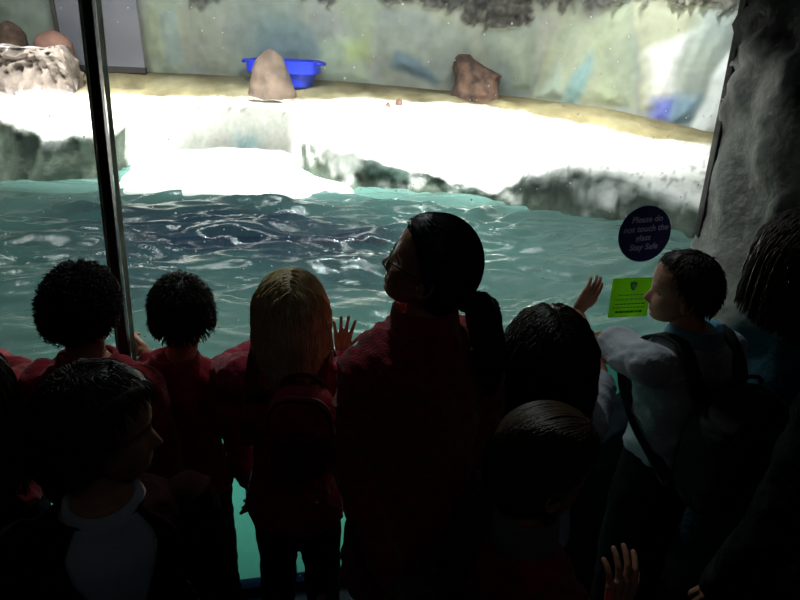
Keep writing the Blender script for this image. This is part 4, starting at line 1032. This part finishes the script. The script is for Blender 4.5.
def backpack(B, label, w, h, d, zc, m, m2, piping=None, off=.0, text=None, straps=True, group=None, sx=0., rx=0.):
    zs_ = [q[0] for q in B.S]; dy = np.interp(zc+h*.2, zs_, [q[2] for q in B.S])*B.s+.022
    c = B.c + Vector((0, 0, zc)) - B.Y*(dy+d*.5+off) + B.X*sx
    root = thing('backpack', c, label, 'backpack', group); sh = c.copy(); X, Y, Z = B.X, B.Y, Vector((0, 0, 1))
    def outline(a, k=1.):
        x = cos(a); y = sin(a); return (abs(x)**(.62)*(1 if x > 0 else -1)*w/2*k, (abs(y)**(.75 if y > 0 else .5)*(1 if y > 0 else -1))*h/2*k)
    def slab(y0, y1, k, bulge, dx=0, dz=0, ks=1.):
        bm = bmesh.new(); seg = 56; rings = []
        for t in (0, .12, .3, .5, .7, .88, 1):
            f = k*(.86+.14*sin(pi*min(1, max(0, t)))**.6) if bulge else k
            ring = []
            for i in range(seg):
                ox, oz = outline(2*pi*i/seg, f); ring.append(bm.verts.new(c+X*(ox+dx)+Z*(oz*ks+dz)-Y*(y0+(y1-y0)*t)))
            rings.append(ring)
        for i in range(len(rings)-1):
            for j in range(seg): bm.faces.new((rings[i][j], rings[i][(j+1) % seg], rings[i+1][(j+1) % seg], rings[i+1][j]))
        bm.faces.new(rings[0][::-1]); bm.faces.new(rings[-1]); return bm
    me = fuse(slab(-d/2, d/2, 1., True), .007, 5, .006, .08); me.transform(Matrix.Translation(-sh)); link('bag_body', me, m, root)
    me = fuse(slab(d*.42, d*.42+.035, .80, True, 0, -h*.14, .68), .006, 4, .003, .06); me.transform(Matrix.Translation(-sh)); pk = link('front_pocket', me, m2, root)
    if piping:
        bm = bmesh.new(); tube(bm, [c+X*outline(2*pi*i/60, .985)[0]+Z*outline(2*pi*i/60, .985)[1]-Y*(d*.36) for i in range(61)], .0035, 8, False); obj('piping', bm, piping, root, shift=sh)
    bm = bmesh.new(); tube(bm, [c+X*(.30*w*cos(a))+Z*(h*.485-.0+.03*sin(a))+Y*d*.25 for a in [pi*k/10 for k in range(11)]], .006, 8); obj('handle', bm, m2, root, shift=sh)
    bm = bmesh.new(); tube(bm, [c+X*outline(a, .93)[0]+Z*outline(a, .93)[1]-Y*(d*.47) for a in [pi*.02+pi*.96*k/30 for k in range(31)]], .003, 6, False); obj('zip', bm, blackcl, root, shift=sh)
    if straps:
        for sd in (-1, 1):
            x = sd*.075*B.s; pts = []
            for q in range(23):
                t = q/22; ang = -pi/2+2*pi*.0
                # from the top of the bag over the shoulder, down the chest and back under the arm
                key = [(x*.6, -(dy+.012), zc+h*.40), (x, -dy*.95, B.shz-.03), (x*1.05, -.02, B.shz+.052*B.s), (x*1.1, .058*B.s+.02, B.shz+.012), (x*1.25, .095*B.s+.02, B.shz-.10*B.s), (x*1.42, .04, B.shz-.20*B.s), (x*1.35, -.06, zc-h*.2), (x*1.2, -(dy+.012), zc-h*.34)]
                i = t*(len(key)-1); a = min(int(i), len(key)-2); f = i-a; k_ = [np.array(key[max(0, min(len(key)-1, a+j))]) for j in (-1, 0, 1, 2)]
                v = .5*((2*k_[1])+(k_[2]-k_[0])*f+(2*k_[0]-5*k_[1]+4*k_[2]-k_[3])*f*f+(3*k_[1]-k_[0]-3*k_[2]+k_[3])*f**3); pts.append(B.c+X*v[0]+Y*v[1]+Z*v[2])
            bm = bmesh.new(); L_ = []; R_ = []
            for i, p in enumerate(pts):
                t = (pts[min(i+1, 22)]-pts[max(i-1, 0)]).normalized(); s_ = X - t*X.dot(t); s_.normalize(); L_.append(bm.verts.new(p-s_*.022)); R_.append(bm.verts.new(p+s_*.022))
            for i in range(22): bm.faces.new((L_[i], R_[i], R_[i+1], L_[i+1]))
            o = obj('strap', bm, m2, root, shift=sh); md = o.modifiers.new('s', 'SOLIDIFY'); md.thickness = .007; md.offset = 0
    if text:
        me = text_mesh(text, .034, .25, .0006); me.materials.append(mat('grey_lettering', srgb(120, 126, 120), .7)); o = bpy.data.objects.new('lettering', me); COL.objects.link(o); o.parent = root
        Rm = Matrix((X, Z, -Y)).transposed(); o.rotation_euler = Rm.to_euler(); o.location = X*.02+Z*h*.30-Y*(d*.5+.0045)
    return root

# --- boy with curly hair at the left pane
A = person('boy with dark curly hair from behind, red jumper, just left of the mullion', P(84, 310, 1.27), radians(3), 0, hh=.186, sw=.116, hpitch=radians(-8), girth=1.0, top=redjumper, collar=1., collar_mat=redjumper)
short_hair(A, hair_dark, n=3200, L=.019, curl=.004, thick=.045, low=.07, seed=11, r=.0017, grav=.25, wob=1.1, lift=.2, stand=.6)
# --- boy with short straight hair, hand on the mullion
Bb = person('boy with short dark hair from behind, one hand raised to the mullion, dark red jumper', P(182, 314, 1.43), radians(22), radians(4), hh=.205, base=(-.61, 1.41), hpitch=radians(-5), girth=.93, top=redjumper,
            armL=(P(154, 392, 1.50), P(147, 355, 1.58)), handL=((-.75, .35, .25), (.0, 1, -.25), dict(curl=.75, L=.125, thumb=.5, spread=.02, side=1)), collar=1., collar_mat=redjumper)
short_hair(Bb, hair_dark, n=2600, L=.016, thick=.035, low=.07, seed=12, r=.0013, grav=.3, wob=.3, lift=.11, stand=.3)
# --- blonde girl
C = person('girl with long blonde hair from behind, crimson coat, right palm raised on the glass', P(291, 307, 1.36), radians(10), 0, hh=.187, hpitch=radians(-6), top=pinkcoat, hem=.60,
           armL=(P(224, 372, 1.46), P(256, 350, 1.60)), handL=((.5, .5, .3), (0, 1, 0), dict(curl=.3)),
           armR=(P(356, 404, 1.47), P(342, 354, 1.60)), handR=((.08, .10, 1), (0, 1, 0), dict(curl=.10, L=.122, spread=.16, thumb=.8)), legs=blackcl, topname='coat', disp=.009, stance=.012, girth=.97)
long_hair(C, hair_blond, n=3600, L=.25, thick=.03, seed=13, r=.0018, wob=.22, lift=.09, curl=.003)
backpack(C, 'small red rounded backpack with pale piping on the blonde girl\'s back', .165, .235, .085, .985, mat('red_bag', srgb(190, 36, 48), .7, srgb(150, 24, 36), 14, .2, 80), mat('dark_red_bag', srgb(110, 18, 28), .75, srgb(84, 12, 20), 14, .2, 80), piping=mat('pale_piping', srgb(200, 120, 120), .6), sx=.05)
# --- woman with glasses and ponytail
D = person('woman with glasses and a dark ponytail, face turned up to the left, red fleece', P(429, 265, 1.24), radians(78), radians(22), hh=.216, hpitch=radians(20), base=(.06, 1.23), girth=1.10, sw=.124, slope=.035, height=1.53, top=redfleece, hem=.50, topname='fleece',
           armL=(P(354, 468, 1.17), P(390, 582, 1.04)), handL=((.45, -.1, -.35), (.2, -.5, .5), dict(curl=.9, side=1)), collar=1.9, collar_mat=redfleece, legs=blackcl, disp=.010)
Mh = D.Mh
o, T = pony_hair(D, hair_black, (.02, -.50, -.20), [P(482, 306, 1.19), P(487, 335, 1.15), P(492, 362, 1.13), P(492, 392, 1.12)], n=1700, nt=620, thick=.05, seed=14, tr=.034, curl=.007)
bm = bmesh.new(); ball(bm, T, (.017, .017, .012), None, 16); tube(bm, [T+Vector((.018*cos(a), .010*sin(a), .018*sin(a))) for a in [2*pi*k/16 for k in range(17)]], .006, 8); obj('hair_tie', bm, mat('silver_grey_tie', srgb(176, 176, 180), .4), D.root, shift=D.sh)
gm = mat('glasses_frame', srgb(42, 30, 28), .3)
gb = bmesh.new(); hhD = D.hh
for sd in (-1, 1):
    tube(gb, [Mh @ (Vector((sd*(.150+.105*cos(a)), .405-.03*abs(cos(a))*(1 if cos(a) > 0 else 0), -.055+.078*sin(a)))*hhD) for a in [2*pi*k/28 for k in range(29)]], .0017, 8, False)
    tube(gb, [Mh @ (Vector(v)*hhD) for v in ((sd*.255, .378, -.03), (sd*.33, .28, -.02), (sd*.372, .05, -.03), (sd*.37, -.06, -.04), (sd*.36, -.10, -.10))], .0020, 8)
tube(gb, [Mh @ (Vector(v)*hhD) for v in ((-.045, .408, -.04), (0, .43, -.03), (.045, .408, -.04))], .0019, 8)
g_o = obj('glasses', gb, gm, D.root, shift=D.sh)
for sd in (-1, 1):
    lb = bmesh.new(); vs = [lb.verts.new(Mh @ (Vector((sd*(.150+.103*cos(a)), .404-.03*abs(cos(a))*(1 if cos(a) > 0 else 0), -.055+.076*sin(a)))*hhD)) for a in [2*pi*k/28 for k in range(28)]]; lb.faces.new(vs); obj('lens', lb, GM, g_o, shift=D.sh)
# grey fluffy toy in her hand
def fluffy(c, label):
    bm = bmesh.new(); ball(bm, c, (.05, .045, .042)); ball(bm, c+Vector((-.042, -.01, -.025)), (.038, .036, .034)); ball(bm, c+Vector((.022, 0, .045)), (.018, .014, .028)); ball(bm, c+Vector((.05, .01, -.03)), (.04, .036, .034))
    me = fuse(bm, .004, 3); fur = mat('grey_fur', srgb(150, 140, 128), .95, srgb(110, 102, 94), 40)
    g = np.random.default_rng(4); n = len(me.vertices); co = np.empty(n*3); no = np.empty(n*3); me.vertices.foreach_get('co', co); me.vertices.foreach_get('normal', no); co = co.reshape(-1, 3); no = no.reshape(-1, 3)
    root = thing('fluffy_toy', c, label, 'soft toy'); me.transform(Matrix.Translation(-c)); b = link('plush_body', me, fur, root)
    pick = g.choice(n, 2600); d = no[pick]+g.normal(0, .35, (2600, 3)); t = np.linspace(0, 1, 4)[None, :, None]
    Aa = co[pick][:, None, :]+d[:, None, :]*t*.014+np.array([0, 0, -1.])*t**2*.005; tubes_mesh('fur', Aa, .0009, fur, root, c)
fluffy(P(424, 585, .99), 'small fluffy grey soft toy held low in front of the woman in the red fleece')

# --- girl with bushy curly hair
E_ = person('girl with bushy dark curly hair, white polo shirt, one hand up to the glass', P(549, 353, 1.33), radians(5), radians(-4), hh=.20, hpitch=radians(-8), sleeve='short', top=whiteshirt,
            armR=(P(598, 372, 1.50), P(578, 313, 1.66)), handR=((.55, .25, .75), (-.25, 1, .1), dict(curl=.22, L=.135, spread=.03, thumb=.6)), legs=greycl, skirt=greycl, topname='polo_shirt', disp=.006)
long_hair(E_, hair_dark, n=4600, L=.25, curl=.007, thick=.12, seed=15, r=.0015, wob=.3, lift=.34, spread=1.2)
# --- boy at the right with backpack
Fb = person('boy in profile facing left, white polo shirt, pale blue collar, arm stretched out', P(681, 289, 1.46), radians(72), radians(24), hh=.19, hpitch=radians(-2), base=(.80, 1.44), sleeve='short', top=whiteshirt,
            armL=(P(606, 341, 1.60), P(548, 345, 1.68)), handL=((-1, .3, .2), (0, 1, 0), dict(curl=.3)), legs=greycl, topname='polo_shirt', hem=.79, collar=1.5, collar_mat=bluecollar, disp=.008)
short_hair(Fb, hair_dark, n=2600, L=.018, thick=.045, seed=16, r=.0014, grav=.5, wob=.3, lift=.12, stand=.15, low=.05)
backpack(Fb, 'large dark olive backpack with small grey lettering, on the back of the boy in profile', .27, .36, .14, .90, mat('dark_olive_bag', srgb(44, 48, 36), .8, srgb(30, 34, 26), 12, .3, 80), mat('black_bag', srgb(26, 28, 27), .8, srgb(17, 19, 18), 12, .3, 80), text='Tiger', sx=.03)
# --- foreground girl with ponytail
G_ = person('foreground child with brown ponytail and grey hood, face turned right', P(545, 463, .90), radians(-78), radians(-60), hh=.216, hpitch=radians(-10), top=redjumper,
            base=(.25, .86), armR=(P(560, 640, .66), P(612, 618, .80)), handR=((.15, .3, 1), (-.3, 1, 0), dict(curl=.35, L=.15, spread=.14)), collar=3.0, collar_mat=mat('grey_hood', srgb(120, 118, 116), .95, srgb(90, 88, 86), 20, .4, 100), legs=greycl)
pony_hair(G_, hair_brown, (.0, -.49, -.28), [P(474, 512, .86), P(464, 535, .84), P(458, 562, .83), P(458, 590, .82)], n=1800, nt=520, thick=.05, seed=17, tr=.036)
# --- foreground child on the left in blazer
Hh = person('child in the foreground facing right in profile, dark blazer over an open white shirt collar', P(103, 426, .90), radians(-76), radians(-150), hh=.222, hpitch=radians(-4), base=(-.545, .86), girth=1.12, sw=.15, top=darkred, topname='blazer', collar=1.3, legs=greycl, disp=.008, low_neck=True)
short_hair(Hh, hair_dark, n=2600, L=.036, thick=.05, seed=18, r=.0015, grav=.6, wob=.25, lift=.18, stand=.08)
# open shirt front of the blazer, and its lapels
def shirt_front(B):
    rows = []; z1 = B.shz+.045*B.s; z0 = B.shz-.24*B.s
    for i in range(22):
        t = i/21; z = z1+(z0-z1)*t; half = radians(30)*(1-t)+.02; rows.append([B.surf(min(z, B.shz+.055*B.s), pi/2+half*(2*j/12-1), .026*B.s) for j in range(13)])
    o = grid('shirt_front', rows, whiteshirt, B.root, shift=B.sh)
    md = o.modifiers.new('s', 'SOLIDIFY'); md.thickness = .003
    for sd in (-1, 1):
        rows = []
        for i in range(18):
            t = i/17; z = z1+(z0-z1)*t; a0 = radians(30)*(1-t)+.02; wd = .32*sin(pi*min(1, .15+.85*t))**.7
            rows.append([B.surf(min(z, B.shz+.055*B.s), pi/2+sd*(a0+wd*k/4), (.030+.004*k/4)*B.s) for k in range(5)])
        o = grid('lapel', rows, darkred, B.root, shift=B.sh); md = o.modifiers.new('s', 'SOLIDIFY'); md.thickness = .004
shirt_front(Hh)
# --- people cut off by the edges
I_ = person('child at the glass cut off by the left edge, red jumper sleeve in view', P(-46, 318, 1.36), 0, 0, hh=.20, top=redjumper, armR=(P(30, 378, 1.46), P(-12, 356, 1.60)))
short_hair(I_, hair_dark, n=1200, L=.03, seed=19)
J_ = person('child with light brown hair at the far left edge, nearer than the red-sleeved child', P(-42, 392, 1.02), radians(10), 0, hh=.205, base=(-1.02, 1.0), top=blackcl)
long_hair(J_, hair_brown, n=1600, L=.24, seed=20, lift=.14)
K_ = person('adult with brown hair in dark clothes at the right edge, seen from behind', P(808, 279, 1.02), radians(8), radians(14), hh=.228, base=(1.0, .98), girth=1.15, sw=.15, top=blackcl, legs=blackcl, height=1.62, hem=.7, eyes=True)
long_hair(K_, hair_brown, n=3000, L=.075, seed=21, thick=.08, lift=.2, wob=.2)
